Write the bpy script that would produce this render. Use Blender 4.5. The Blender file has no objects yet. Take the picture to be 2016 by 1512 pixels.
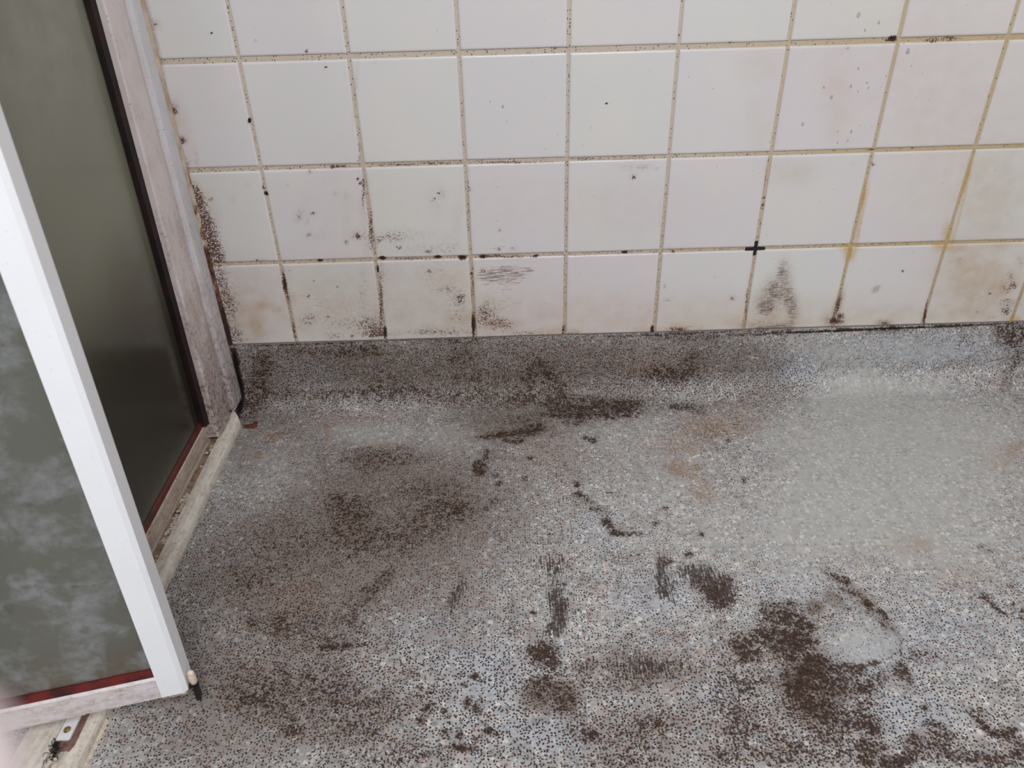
import bpy, bmesh, math, random
import numpy as np
from mathutils import Vector, Matrix
random.seed(7); np.random.seed(7)
PI = math.pi
scn = bpy.context.scene
COL = scn.collection

# ------------------------------------------------------------------ camera
cam_d = bpy.data.cameras.new('camera'); cam = bpy.data.objects.new('camera', cam_d); COL.objects.link(cam)
cam_d.sensor_fit = 'HORIZONTAL'; cam_d.sensor_width = 36.0
cam_d.lens = 36.0*1532.0/2016.0
cam_d.clip_start = 0.004
cam.rotation_mode = 'XYZ'
cam.rotation_euler = (0.99001034, 0.02456274, -0.01617444)
CAM = Vector((0.3595894, -1.1352939, 0.7684926))
cam.location = CAM
cam_d.dof.use_dof = True
cam_d.dof.focus_distance = 1.12
cam_d.dof.aperture_fstop = 9.5
scn.camera = cam

# ------------------------------------------------------------------ world, lights, exposure
w = bpy.data.worlds.new('daylight'); scn.world = w; w.use_nodes = True
bg = w.node_tree.nodes['Background']
bg.inputs[0].default_value = (0.93, 0.95, 1.0, 1); bg.inputs[1].default_value = 0.31
def area(name, loc, target, sx, sy, power, color):
    d = bpy.data.lights.new(name, 'AREA'); d.shape = 'RECTANGLE'; d.size = sx; d.size_y = sy
    d.energy = power; d.color = color
    o = bpy.data.objects.new(name, d); COL.objects.link(o); o.location = loc
    o.rotation_euler = (Vector(target)-Vector(loc)).to_track_quat('-Z', 'Y').to_euler()
    return o
area('window_daylight', (0.55, -1.95, 2.0), (0.30, -0.2, 0.25), .9, .9, 41, (0.95, 0.97, 1.0))
scn.view_settings.view_transform = 'Standard'; scn.view_settings.look = 'None'
scn.view_settings.exposure = 0.0; scn.view_settings.gamma = 1.0
scn.view_settings.use_curve_mapping = False

# ------------------------------------------------------------------ stain tables, with some shade, falloff and reflection painted in (metres on each surface; each row: centre u v, inverse 2x2, strength)
FLOOR_STAINS_AND_SHADE = {
 'g': [(-0.0902,-0.031,36.1,8.1,-5.9,19.7,0.75),(-0.0669,-0.0989,52.4,10.5,-0.8,21.7,0.65),(-0.1119,-0.0542,140.7,2.9,1.7,14.2,1.7),(-0.1097,-0.1055,143.6,14.3,3.2,25.2,1.6),  # strongest rows: shade of the gap beside the stile, painted near black
  (-0.0455,-0.0475,25.1,2.2,-2.8,92.2,0.5),(0.097,-0.1236,16.6,2.2,-2.4,71.5,0.7),(0.003,-0.1268,29.1,5.1,-3.4,100.2,0.45),(0.2697,-0.1376,19.5,1.2,-2.5,72.5,0.55),
  (0.2721,-0.1076,23.1,1.4,-1.7,49.5,0.4),(0.1665,-0.0412,12.6,0.4,-3.3,112.8,0.45),(0.0514,-0.0402,18.8,0.6,-3.3,112.9,0.5),(0.1405,-0.051,22.2,5.4,-9.2,42.1,0.35),
  (0.3173,-0.0502,18.8,0.7,-1.1,36.4,0.4),(0.2812,-0.0194,16.2,-0,-1.9,55.8,0.35),(0.3882,-0.0574,36.4,24.2,-15,18.4,0.5),(0.4235,-0.0664,22.3,19.4,-59.1,48.5,0.55),
  (0.4276,-0.0424,62.8,1.6,-1.1,37.6,0.45),(0.3785,-0.0259,43,-13.3,25.4,72.8,0.4),(0.6263,-0.0594,22.7,-1.5,-2.1,62.8,0.75),(0.5647,-0.0384,12.6,0.4,-4.2,141.1,0.4),
  (0.6789,-0.0627,28.4,-2.9,-1.1,32.3,0.45),(0.6489,-0.0493,37.7,-0.8,-3.3,110,0.5),(0.6286,-0.1353,29.2,-2.5,-2.5,72.7,0.6),(0.6892,-0.1283,29.2,-3.3,-3.4,101.3,0.5),
  (0.6669,-0.094,38.3,-3.9,-1.9,54.7,0.45),(0.7653,-0.1355,19.5,-2.8,-4.3,127.6,0.5),(0.8336,-0.1362,19.5,-3.4,-5.7,170.3,0.5),(0.9188,-0.1372,58.5,-12.2,-8.6,256,0.9),
  (1.0042,-0.1373,29.3,-7.2,-3.4,102.5,0.7),(1.0805,-0.1396,19.5,-5.4,-5.7,171.4,0.5),(1.2061,-0.1207,29.1,-9.5,-1.6,46.1,0.85),(0.9705,-0.1355,3.9,-1,6.6,459.6,1.6),
  (0.6113,-0.1378,7.3,-0.9,8.1,564.1,0.9),(0.0992,-0.1404,4.5,0.5,6.6,637.7,0.8),(1.231,-0.0848,45.8,-15.2,-0.8,24.6,0.6),(1.2235,-0.0322,56.5,8.3,-1.1,37,0.4),
  (0.4481,-0.0079,45.6,3.1,-1.2,29.3,0.65),(0.5041,0.0016,16.4,1.8,-2.1,41.3,0.85),(0.5561,0.0042,38.3,5.4,-2.4,47,0.95),(0.4927,0.028,14.6,1.5,-4.3,84.8,0.8),
  (0.4374,0.0207,33.1,2.2,-4.3,84.2,0.6),(0.6466,0.0089,32.9,6.5,-4.2,82.4,0.75),(0.6741,0.0223,46.4,10.1,-3.4,67,0.5),(0.3927,0.0618,53.6,-3.5,15.7,64.4,1),
  (0.3548,0.0697,23.8,-1.7,18.8,102.1,0.85),(0.3339,0.077,30,-1.6,13.9,144.8,0.8),(0.3652,0.0908,74.7,-8,36.2,121.5,0.95),(0.3463,0.0899,151.7,1.4,-8.9,184.8,0.8),
  (0.4611,0.0467,59,4.9,-6.9,139.2,0.7),(0.3682,0.0319,29.2,0.7,-4.3,85.6,0.5),(0.4866,0.0953,121.8,12.5,-6,123.5,1),(0.4757,0.0894,202.1,19.2,-7.1,147.1,0.8),
  (0.3062,0.154,71,-38.3,52.4,40.2,1.05),(0.3161,0.1229,206.7,-2.3,-2.6,55.2,0.8),(0.3026,0.1686,128,-2.7,-4.7,103,0.9),(0.385,0.1351,208.4,7.5,-9.2,196.1,0.9),
  (0.3299,0.1759,183.8,-0.3,-6.3,138.6,0.8),(0.3755,0.1851,185,5.6,-6.4,140.2,0.9),(0.3369,0.1964,163.2,0.5,-6.4,142.6,0.8),(0.3619,0.134,20.8,0.4,-6.1,130.6,0.3),
  (0.33,0.2336,111.7,-0.2,-6.6,150.5,0.6),(0.3153,0.2494,193.8,-2.5,-6.7,154.1,0.8),(0.4529,0.2016,187.2,16.1,-5.5,122.7,1),(0.4524,0.2244,111,9.7,-5.6,126.8,1),
  (0.4659,0.2395,71.7,20.1,-43,93.6,0.6),(0.4798,0.2618,90.9,33,-63.3,103.6,0.8),(0.488,0.2852,98.9,52.3,-73.2,75.8,1.1),(0.4921,0.2987,119.9,64.5,-92.5,96.4,1.05),
  (0.4993,0.309,78.8,10.2,-7,167.7,0.9),(0.5201,0.3108,64.6,7,6.5,203.6,0.9),(0.499,0.2243,166.5,20.1,-9.8,221.5,0.7),(0.4694,0.256,227.2,23.2,-10,232.3,0.7),
  (0.6141,0.3157,178.3,39.1,-8.4,202.6,1),(0.7043,0.1085,204.7,51,-9,187.2,0.95),(0.7032,0.2047,214.4,82,-33.3,97.8,0.8),(0.692,0.2603,68.4,18.4,-6.7,154.8,0.4),
  (0.5552,0.2912,140,23.8,-6.9,162.9,0.7),(0.575,0.2606,171,31,-8.1,186.5,0.7),(0.5727,0.312,56.9,10.6,-4.2,100.9,0.3),(0.0867,-0.0302,5.1,-0.1,-2.4,78.9,0.38),
  (0.3957,-0.0155,18.9,0.8,-2.1,59.3,0.5),(0.2213,-0.0682,9.5,0.8,-0.8,23.9,0.32),(0.0496,-0.0949,9.6,1.5,-1.1,32.6,0.3),(0.485,-0.0695,7.1,-0.2,-0.8,24.1,0.28),
  (0.1984,0.2223,7.4,-0.7,-0.4,8.9,0.3),(0.0549,0.3841,9.4,-2.2,-0.3,8.2,0.26),(0.1133,0.5381,8.6,-1.8,-0.5,15.1,0.28),(0.3935,0.0405,5.9,0.2,-1.2,23.1,0.25),
  (0.1261,0.1357,20.9,-2.9,-1.5,31.7,0.35),(0.164,0.1183,13.7,-1.6,-1.8,38.6,0.4),(0.1186,0.2409,30,-4.7,-1.4,32.8,0.6),(0.0933,0.2233,66.5,-11.6,-2,44.8,0.45),
  (0.1286,0.2574,54.6,-8.3,-4,94.2,0.6),(0.2531,0.2574,19.5,-1.2,-1.3,29.3,0.5),(0.271,0.2475,45.2,-2.1,-2.8,66,0.6),(0.1996,0.3065,17.7,-1.8,-1.2,28.9,0.45),
  (0.1356,0.3039,23.6,-3.6,-1,25.3,0.4),(0.2422,0.2014,16.4,-1.1,-1.9,43.2,0.35),(0.0357,0.2998,12.8,-2.9,-0.7,16.8,0.3),(0.1839,0.3804,80.2,42.3,-25,24.8,0.65),
  (0.1635,0.4012,65.1,20.2,-57.4,80.7,0.55),(0.1566,0.4418,38.5,12.1,-20.8,30.4,0.45),(0.0954,0.4514,35.5,-7.3,-1.3,36.8,0.4),(0.03,0.4411,73.5,2.3,-41.8,95.2,0.6),
  (0.0638,0.4502,72.4,-16.9,-2.3,64.3,0.55),(0.1437,0.4848,36.5,-8.3,11.1,223.6,0.75),(0.1344,0.4771,54.4,-9.6,-3.4,96.1,0.45),(0.0013,0.3821,25.1,-6.8,-1.1,28.7,0.4),
  (0.0715,0.5563,29.3,-7.3,-1.3,39,0.45),(0.1366,0.5389,28.8,-5.3,-1,30.1,0.4),(0.0868,0.5238,141.9,-32.4,-5,146.8,0.5),(0.1085,0.5946,91.1,-20.3,-3.8,120,0.65),
  (0.1075,0.5776,128,-28.2,-5.3,162.5,0.6),(0.0373,0.5356,28.7,-8,-1,30.1,0.3),(0.0199,0.6263,15.7,-5,-1.4,44.9,0.35),(0.1471,0.5958,30.4,-5.6,-1.8,56.1,0.4),
  (0.4128,0.4394,157.9,10.9,-2.3,62.4,0.6),(0.3765,0.4444,198.2,7.5,-7.8,210.2,0.9),(0.4278,0.3677,185.9,14.4,-7.3,184.5,0.8),(0.3906,0.4993,69.4,3.7,-2.7,77.2,1.2),
  (0.3743,0.5023,99.1,-26.2,37.5,95.4,0.95),(0.3987,0.5138,105.4,6.4,-3.1,89.2,0.9),(0.3867,0.5169,70.5,3.5,-3.6,102.5,0.75),(0.3826,0.5406,61.8,2.9,-2.8,83.4,0.6),
  (0.3733,0.5567,175.6,6.9,-6.5,193.4,0.75),(0.4067,0.5674,59.2,4.3,-2.6,78.9,0.6),(0.3877,0.5539,35,1.8,-1.7,51.3,0.45),(0.4198,0.5452,29,2.4,-2,60.5,0.4),
  (0.3521,0.4684,32.4,0.6,-3.4,94,0.4),(0.4822,0.5519,43.7,6.2,-5.1,152.8,0.5),(0.4335,0.522,42.5,4,-3.6,103.3,0.5),(0.5563,0.3637,92.6,16.8,-4.4,109.5,0.8),
  (0.601,0.4052,38.3,8.6,-3.2,83.6,0.8),(0.6122,0.4266,48.8,11.6,-1.8,46.7,0.95),(0.6285,0.3994,84.8,20.9,-4.5,115.9,0.75),(0.5889,0.353,116.3,-7,66,159.1,0.9),
  (0.5039,0.3524,26.7,3.7,-3.1,77,0.4),(0.7673,0.3961,55.5,50.4,-113.7,78.1,0.85),(0.7803,0.4053,130.6,108,-100.7,90.1,1),(0.7715,0.4202,155.3,57.8,-6.5,170.6,0.6),
  (0.7832,0.4265,106.9,63.7,-89.7,202.1,0.8),(0.7935,0.4456,59.3,64.4,-132,68.4,0.95),(0.8056,0.4619,71.3,100.9,-180.5,44.5,0.95),(0.7979,0.4732,55.8,70,-295.9,112.5,0.7),
  (0.8097,0.4887,40.4,51.8,-300,112.5,0.5),(0.7282,0.4431,99,33.9,-3.9,103.7,0.5),(0.7675,0.451,141.3,193.3,-208.6,57.8,0.7),(0.7399,0.4633,80.6,28.9,-3.4,92,0.5),
  (0.6816,0.4612,35.8,11,-2,53.6,0.85),(0.6739,0.4451,52.9,15.6,-3.9,104.2,0.7),(0.7001,0.4421,79.1,25.1,-4.7,124.3,0.7),(0.6939,0.4807,81.9,26.4,-1.6,44.4,0.95),
  (0.6329,0.4919,47.2,12.8,-3,85,0.85),(0.6195,0.5038,104.5,27.4,-2,55.6,0.85),(0.6296,0.5148,64.9,17.8,-3.6,101.3,0.95),(0.6735,0.4875,27.4,8.4,-1.9,51.8,0.95),
  (0.6787,0.5095,32.2,17.6,-17.2,43.4,1),(0.6975,0.5242,38.1,28.3,-30.6,42.4,1.15),(0.6861,0.5409,38.4,12.8,-2.1,61.9,1.15),(0.7054,0.5516,40.6,27.6,-21.5,40.4,0.95),
  (0.6693,0.5569,67.6,21.8,-3.7,109.5,1.1),(0.6708,0.5698,44.5,14.6,-2.2,65.5,0.9),(0.6783,0.5888,33.7,22.8,-25.8,50.8,0.7),(0.6953,0.5955,45.6,16.5,-2.2,68.8,0.7),
  (0.7133,0.4777,163.3,55.4,-4.8,132.3,0.8),(0.7105,0.4984,207.9,71.4,-9.8,274.6,1.1),(0.7016,0.4944,207.2,69.2,-6.1,170.4,0.8),(0.729,0.5343,71.6,26.7,-5.6,162.9,1.1),
  (0.7465,0.5342,143.3,55.7,-5.1,146.5,1),(0.7656,0.53,142.7,57.8,-7.2,207.5,0.9),(0.7411,0.5626,110.4,43.5,-3.7,110.5,0.95),(0.7923,0.5425,108.3,47.1,-3.6,106.1,0.9),
  (0.797,0.5514,145.6,64.5,-6.4,188.9,0.9),(0.7929,0.5344,143.3,61.9,-3.6,104.5,0.6),(0.8178,0.5179,33.9,15.2,-3.6,101.3,0.5),(0.7449,0.5529,29.2,11.5,-1.7,50.6,0.6),
  (0.7975,0.5878,150.3,186.6,-133.8,78.6,0.9),(0.7325,0.5844,90.2,35.5,-3.8,115.3,0.8),(0.7323,0.6056,65.8,26.5,-3.9,120.3,1),(0.7174,0.595,72.9,27.9,-5.4,164.9,0.8),
  (0.7314,0.6144,154.9,62.7,-3.9,122.4,1),(0.7145,0.63,104.9,41.4,-4.6,147.6,1.1),(0.735,0.6318,94.6,39.4,-7,222,0.9),(0.7138,0.645,64,25.6,-4,130.5,1),
  (0.7384,0.6485,48.1,20.5,-3.5,114.9,1.15),(0.7687,0.6272,62.8,28.2,-2.8,87.9,0.8),(0.8003,0.6166,71.7,34.1,-2.7,85.9,0.7),(0.7938,0.6076,115.4,53.7,-5.4,168.7,0.7),
  (0.7974,0.6337,52.7,25.4,-2.8,89,0.7),(0.8531,0.6183,53,57.3,-122.6,124.4,0.9),(0.8704,0.6258,56,56,-84.5,114.4,1),(0.8736,0.6389,95.3,53.7,-4,128.2,1),
  (0.8485,0.6064,78.5,83.5,-121.1,122,0.8),(0.8493,0.5944,91.1,46.8,-5.4,164,0.6),(0.8754,0.6167,133.1,73.5,-7.8,244.9,0.9),(0.8122,0.6464,32,16.1,-3.5,114.1,0.7),
  (0.8508,0.6519,48.3,26.4,-3.2,102.5,0.75),(0.7613,0.6437,63.9,28.7,-5.6,181.9,0.8),(0.6942,0.6133,31,11.4,-1.8,57.1,0.6),(0.658,0.6405,15.9,5.4,-2.2,72.5,0.55),
  (0.6142,0.6107,23.2,6.6,-1.1,34.2,0.5),(0.5697,0.6378,31.7,7.8,-2.8,90.4,0.5),(0.582,0.6097,132.2,33.3,-6.1,189.6,0.7),(0.6401,0.631,157.6,50,-5.6,177.9,0.9),
  (0.5967,0.5737,35.7,9.2,-0.9,26.5,0.45),(0.6204,0.5487,29,8,-2.1,60.5,0.5),(0.5961,0.5066,55.9,13.5,-0.8,23.3,0.4),(0.8361,0.529,21.4,10.1,-2.5,72.3,0.3),
  (0.9406,0.4414,88.4,79.6,-101.5,109.4,0.95),(0.9458,0.4529,148.5,123.3,-73.8,111.1,0.9),(0.9508,0.4633,124.9,105.2,-149,225.6,0.9),(0.9688,0.4522,228,126.5,-9.4,250.8,1),
  (0.9742,0.4626,268.5,151.5,-7.9,212.8,1),(0.9662,0.4724,203.1,114.2,-12,324.9,0.9),(0.9244,0.4384,315.5,160.8,-15.5,408.7,0.9),(0.9818,0.4241,120.7,101.4,-96,138,0.7),
  (0.9887,0.3626,63,61,-97.3,67.6,0.5),(0.9803,0.3529,122.4,63.6,-8.6,212.4,0.6),(0.2897,0.5294,244.5,-9.8,-10.1,294.7,1),(0.3073,0.5327,159.6,46.9,-79.3,175.8,1),
  (0.3161,0.5383,287.7,-4.5,-12.7,374.3,0.9),(0.2943,0.5429,173.3,-6.3,-10.2,302.2,0.9),(0.3007,0.5652,147.6,-4.5,-3.7,112.6,1),(0.31,0.5768,179.1,-3.9,-4.4,134.3,1),
  (0.3137,0.5675,147.9,-2.7,-4.4,131.9,0.7),(0.2551,0.5737,148.8,-11.2,-8.8,267.6,1),(0.276,0.5781,224.2,-12.4,-7.5,231.2,1),(0.2495,0.5877,201.1,-16.5,-6.7,206.3,1),
  (0.2756,0.5999,136.5,51.6,-82.3,157.5,1),(0.2601,0.5657,147.6,-10.3,-8.7,263.4,0.6),(0.3225,0.6002,130.9,-1.3,-7.7,241.1,1),(0.3323,0.6052,230.3,-0,-9,284.1,1),
  (0.3389,0.6019,306,1.9,-13.5,423.2,0.9),(0.2928,0.6063,204.9,-8.2,-4.5,142.5,0.95),(0.3091,0.6086,308.1,-7.3,-9.1,286.2,1),(0.2932,0.6179,116.6,-4.7,-6.9,218.9,0.9),
  (0.304,0.6211,93.6,-2.7,-6.9,220.2,0.7),(0.3421,0.5524,249.9,2.3,-8.6,256.1,0.8),(0.3447,0.5735,178.5,2.1,-10.5,320,0.8),(0.3631,0.5766,358.1,10.7,-13.2,402.2,1),
  (0.432,0.6078,131.9,13.2,-5.4,170.8,1.1),(0.425,0.6134,132.7,12.4,-9.1,288,0.8),(0.4058,0.5799,59.9,4.3,-3.8,115.5,0.45),(0.4211,0.5956,60.8,5.4,-1.8,55.6,0.5),
  (0.259,0.5496,43.6,-3.1,-3.7,109.4,0.4),(0.2338,0.5254,85.3,-7.8,-5,146.5,0.6),(0.2469,0.5427,216.6,-17.6,-10.2,302.5,0.9),(0.2563,0.5528,250,-18.2,-10.3,308.3,0.9),
  (0.248,0.6222,31.2,-2.7,-2.2,70.8,0.5),(0.2066,0.6321,23.7,-3.1,-2.8,90.4,0.45),(0.1912,0.5972,36.5,-5.2,-1.8,56.2,0.5),(0.2215,0.5739,29.8,-3.2,-1.8,53.6,0.4),
  (0.3441,0.6252,20.9,0.2,-2.8,88.7,0.35),(0.479,0.6122,20.6,3.1,-1.4,43,0.5),(0.5034,0.5953,45.6,7.8,-3.8,118.7,0.6),(0.4644,0.64,19.1,2.6,-2.8,91.1,0.5),
  (0.5411,0.5719,29.7,6,-1.7,52.8,0.35),(0.174,0.5565,22,-3.3,-2.6,77.8,0.4),(0.4923,0.481,109.2,15.6,-8,223.3,0.5),(0.5409,0.4827,27.3,5.1,-4.8,134.2,0.35)],
 'b': [(0.1431,-0.0762,8.8,1,-1.1,32.1,0.4),(0.7948,-0.0494,18.8,-0.9,-0.6,18.3,0.35),(0.7194,-0.0922,12.8,-1.6,-0.7,19.7,0.35),(0.511,-0.0789,5.7,-0.2,-0.7,19.4,0.25),
  (0.3536,-0.0844,5.7,0.2,-0.6,16.2,0.3),(-0.0319,-0.0771,14.3,2.6,-0.4,10.7,0.3),(0.3508,0.0527,9.9,0.1,-1,20.1,0.55),(0.1857,0.2438,5.9,-0.6,-0.3,7.1,0.8),
  (0.0929,-0.0934,4.4,0.6,-0.7,19.5,0.55),(0.4397,-0.0139,4.4,0.3,-0.8,23.1,0.4),(-0.0217,0.0485,9.8,-2.2,-0.6,11.8,0.35),(0.4694,0.1391,6.3,0.6,-0.6,13.1,0.2),
  (0.0761,0.3583,7.4,-1.5,-0.4,11,0.4),(0.5276,-0.0988,3.8,-0.2,-0.8,24.7,0.4),(0.0608,0.4099,7.7,-1.8,-0.3,7.1,0.4),(-0.0718,0.1137,41.1,-11.2,-0.9,19.3,0.3),
  (0.0024,0.554,10.9,-3.5,-0.4,13,0.45),(0.1449,0.5837,10.6,-2,-0.6,18.3,0.3),(0.393,0.5606,35.3,2.1,-1.9,55.6,1.1),(0.4862,0.5238,24.3,3.5,-1,29,0.5),
  (0.5316,0.5322,21.5,4,-1.7,49,0.45),(0.7889,0.4414,12.7,14.3,-78.1,35.9,0.5),(0.7547,0.4344,60.8,50.3,-68.8,64.6,0.9),(0.7268,0.4471,88.3,30.2,-3.3,89.5,0.9),
  (0.6837,0.5306,13.9,10.2,-11,15.5,0.35),(0.6808,0.5733,23.7,15.9,-13.2,25.6,0.5),(0.496,0.6069,11.5,1.9,-0.9,28.4,0.3),(0.2827,0.4346,26.2,-1.1,-0.8,20.7,0.3)],
 'v': [(0.4048,0.3577,24.6,1.4,-2,49.5,0.55),(0.4058,0.3977,43.5,2.7,-0.9,23.3,0.6),(0.4096,0.4393,71.8,4.8,-1,27.7,0.85),(0.3983,0.47,62.4,3.6,-2.7,73.2,0.75),
  (0.4637,0.4084,38.4,4.2,-1.1,29.6,0.35),(0.2846,0.4015,100.1,27.4,-9.5,17.1,0.6),(0.2751,0.4096,51.3,-2.5,-1.5,39.7,0.4),(0.3118,0.4631,40.3,-0.7,-1.1,29,0.5),
  (0.4862,0.5238,26.2,3.7,-1.1,32.2,0.65),(0.5381,0.529,24.4,4.7,-1.8,52.2,0.6),(0.5473,0.3769,93.6,16.4,-0.9,22.4,0.75),(0.552,0.416,59.5,11,-1.3,34.1,0.7),
  (0.5917,0.3875,33.6,7.2,-1.8,45.5,0.85),(0.6173,0.4185,38.8,9.3,-1.1,29.9,0.9),(0.6764,0.3685,82.7,23.1,-4.4,110,0.6)],
 'f': [(0.9736,0.0973,7.2,3.1,-0.6,12.2,0.9),(0.9024,0.022,19.3,7,-1.9,36.9,0.7),(0.958,-0.0114,16.3,5.1,-0.8,21.8,1),(1.0554,-0.0133,16.2,5.5,-1.1,30.2,0.6),
  (0.9834,0.1997,7.7,3.6,-0.4,9.4,0.75),(0.8214,0.2042,13.1,4.6,-0.6,12.2,0.7),(0.8472,0.2932,7,2.8,-0.6,13.9,0.7),(0.8079,0.1028,20.4,6.5,-1.2,24.7,0.5),
  (1.0925,0.0894,11,5.5,-0.7,14.4,0.55),(0.9446,0.3562,11.3,5.6,-0.7,17.8,0.45),(0.9014,-0.0961,19.2,-3.8,-1.4,39.6,0.5),(1.0328,-0.0916,12.8,-3.2,-1.7,49.4,0.5),
  (0.1199,0.0624,17,-2.4,-1.6,32.6,0.5),(0.2507,0.0757,21.9,-1.2,-1.4,29.1,0.4),(-0.0405,0.1405,17.9,-4.6,-0.6,13.4,0.25),(0.5795,0.1932,10.9,1.9,-0.6,14.1,0.35),
  (0.6631,0.3158,8.9,2.3,-0.7,16.9,0.35),(0.7272,0.3567,49.1,15.6,-0.7,18,0.4),(0.7637,0.5053,27.9,11,-1.2,34.7,0.6),(0.54,0.0898,12.1,1.7,-1.4,29.4,0.35)],
 'o': [(0.675,0.0757,21.9,4.9,-1.8,35.9,0.55),(0.7214,0.0569,17,4.3,-1.4,28,0.4),(0.6271,0.1075,20.5,4,-1.8,37.5,0.35),(0.6074,0.168,71.1,13.6,-2.7,58.2,1),
  (0.6203,0.1891,53,16.9,-21.9,65,0.85),(0.6358,0.1742,91.8,19.5,-4.7,102.7,0.85),(0.6378,0.2247,66.6,14.8,-1.8,40.1,0.7),(0.6233,0.127,31.1,6.1,-3.7,77,0.4),
  (0.7643,0.0073,46,12.5,-3.4,65.5,0.4),(1.0962,0.1747,32.1,17.2,-1.5,32.4,0.35),(1.1364,0.1514,63.2,35.1,-1.9,39.1,0.7),(0.8934,0.3494,29.3,13.1,-2,48.1,0.5),
  (0.9022,0.345,73,33.1,-3.6,87.6,0.6),(0.9357,0.4009,38.2,19.2,-1.5,38.3,0.35),(-0.0375,0.0534,53.5,-17.3,43.5,222.2,0.9),(-0.0391,0.0644,56.6,48.2,-262.7,153,0.8),
  (-0.0504,0.1082,153.5,-39.4,-4,85.2,0.95),(0.0509,0.0521,197.3,-35.9,-2.2,44.4,0.6),(0.1408,0.0948,24.2,-5.2,53.6,287.9,0.6),(0.4217,0.1368,20.9,1.3,-0.9,19.6,0.25),
  (0.0739,0.4104,25.7,-5.6,-1.5,40,0.3),(0.5811,-0.0765,19,-1.2,-1.7,48.5,0.3),(0.0933,0.0255,14.5,-2.2,-3.4,68.5,0.4)],
 'c': [(0.0212,-0.0804,25.4,4.2,-1.3,38.6,1),(0.8455,-0.0673,19,-3.3,-1.1,32.2,1),(1.068,-0.0904,7.7,-2,-1.1,32.9,0.9),(0.5397,0.4197,19.4,3.4,-1.1,30.1,0.7),
  (0.4758,0.298,35.2,3.9,-1,24.8,0.5),(0.4625,0.0294,38.9,3.2,-3.4,68.1,0.3),(0.7554,0.5262,19,7.5,-1,28.9,0.8),(0.8586,0.4941,13.8,6.6,-0.8,22.6,0.6),
  (0.3218,0.5318,21.4,-0.2,-0.8,24.6,0.8),(0.3875,0.6093,20.6,1.1,-1.4,42.9,0.8),(0.2468,0.4646,20.2,-1.5,-1.2,32.8,0.6),(0.7844,0.5923,26,11.7,-1.3,40.9,0.9),
  (0.5831,0.5605,35.3,8.5,-1.7,51.6,0.5),(0.7078,0.4177,19.4,6.2,-1.1,29.8,0.5)],
 'd': [(0.5619,0.6031,2.6,0.6,-0.5,14,0.9),(0.2868,0.5306,5.7,-0.2,-0.6,16.4,0.7),(0.0361,0.4645,6.5,-1.7,-0.2,6.6,0.45),(0.662,-0.0355,3.8,0.2,-0.6,18.7,0.7),
  (0.3533,-0.074,2.9,0.1,-0.5,13.8,0.8),(0.989,-0.0526,9.6,2.2,-8.4,21.2,0.5),(-0.03,-0.0874,8.2,1.5,-0.4,10.8,0.8)],
}
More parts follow.
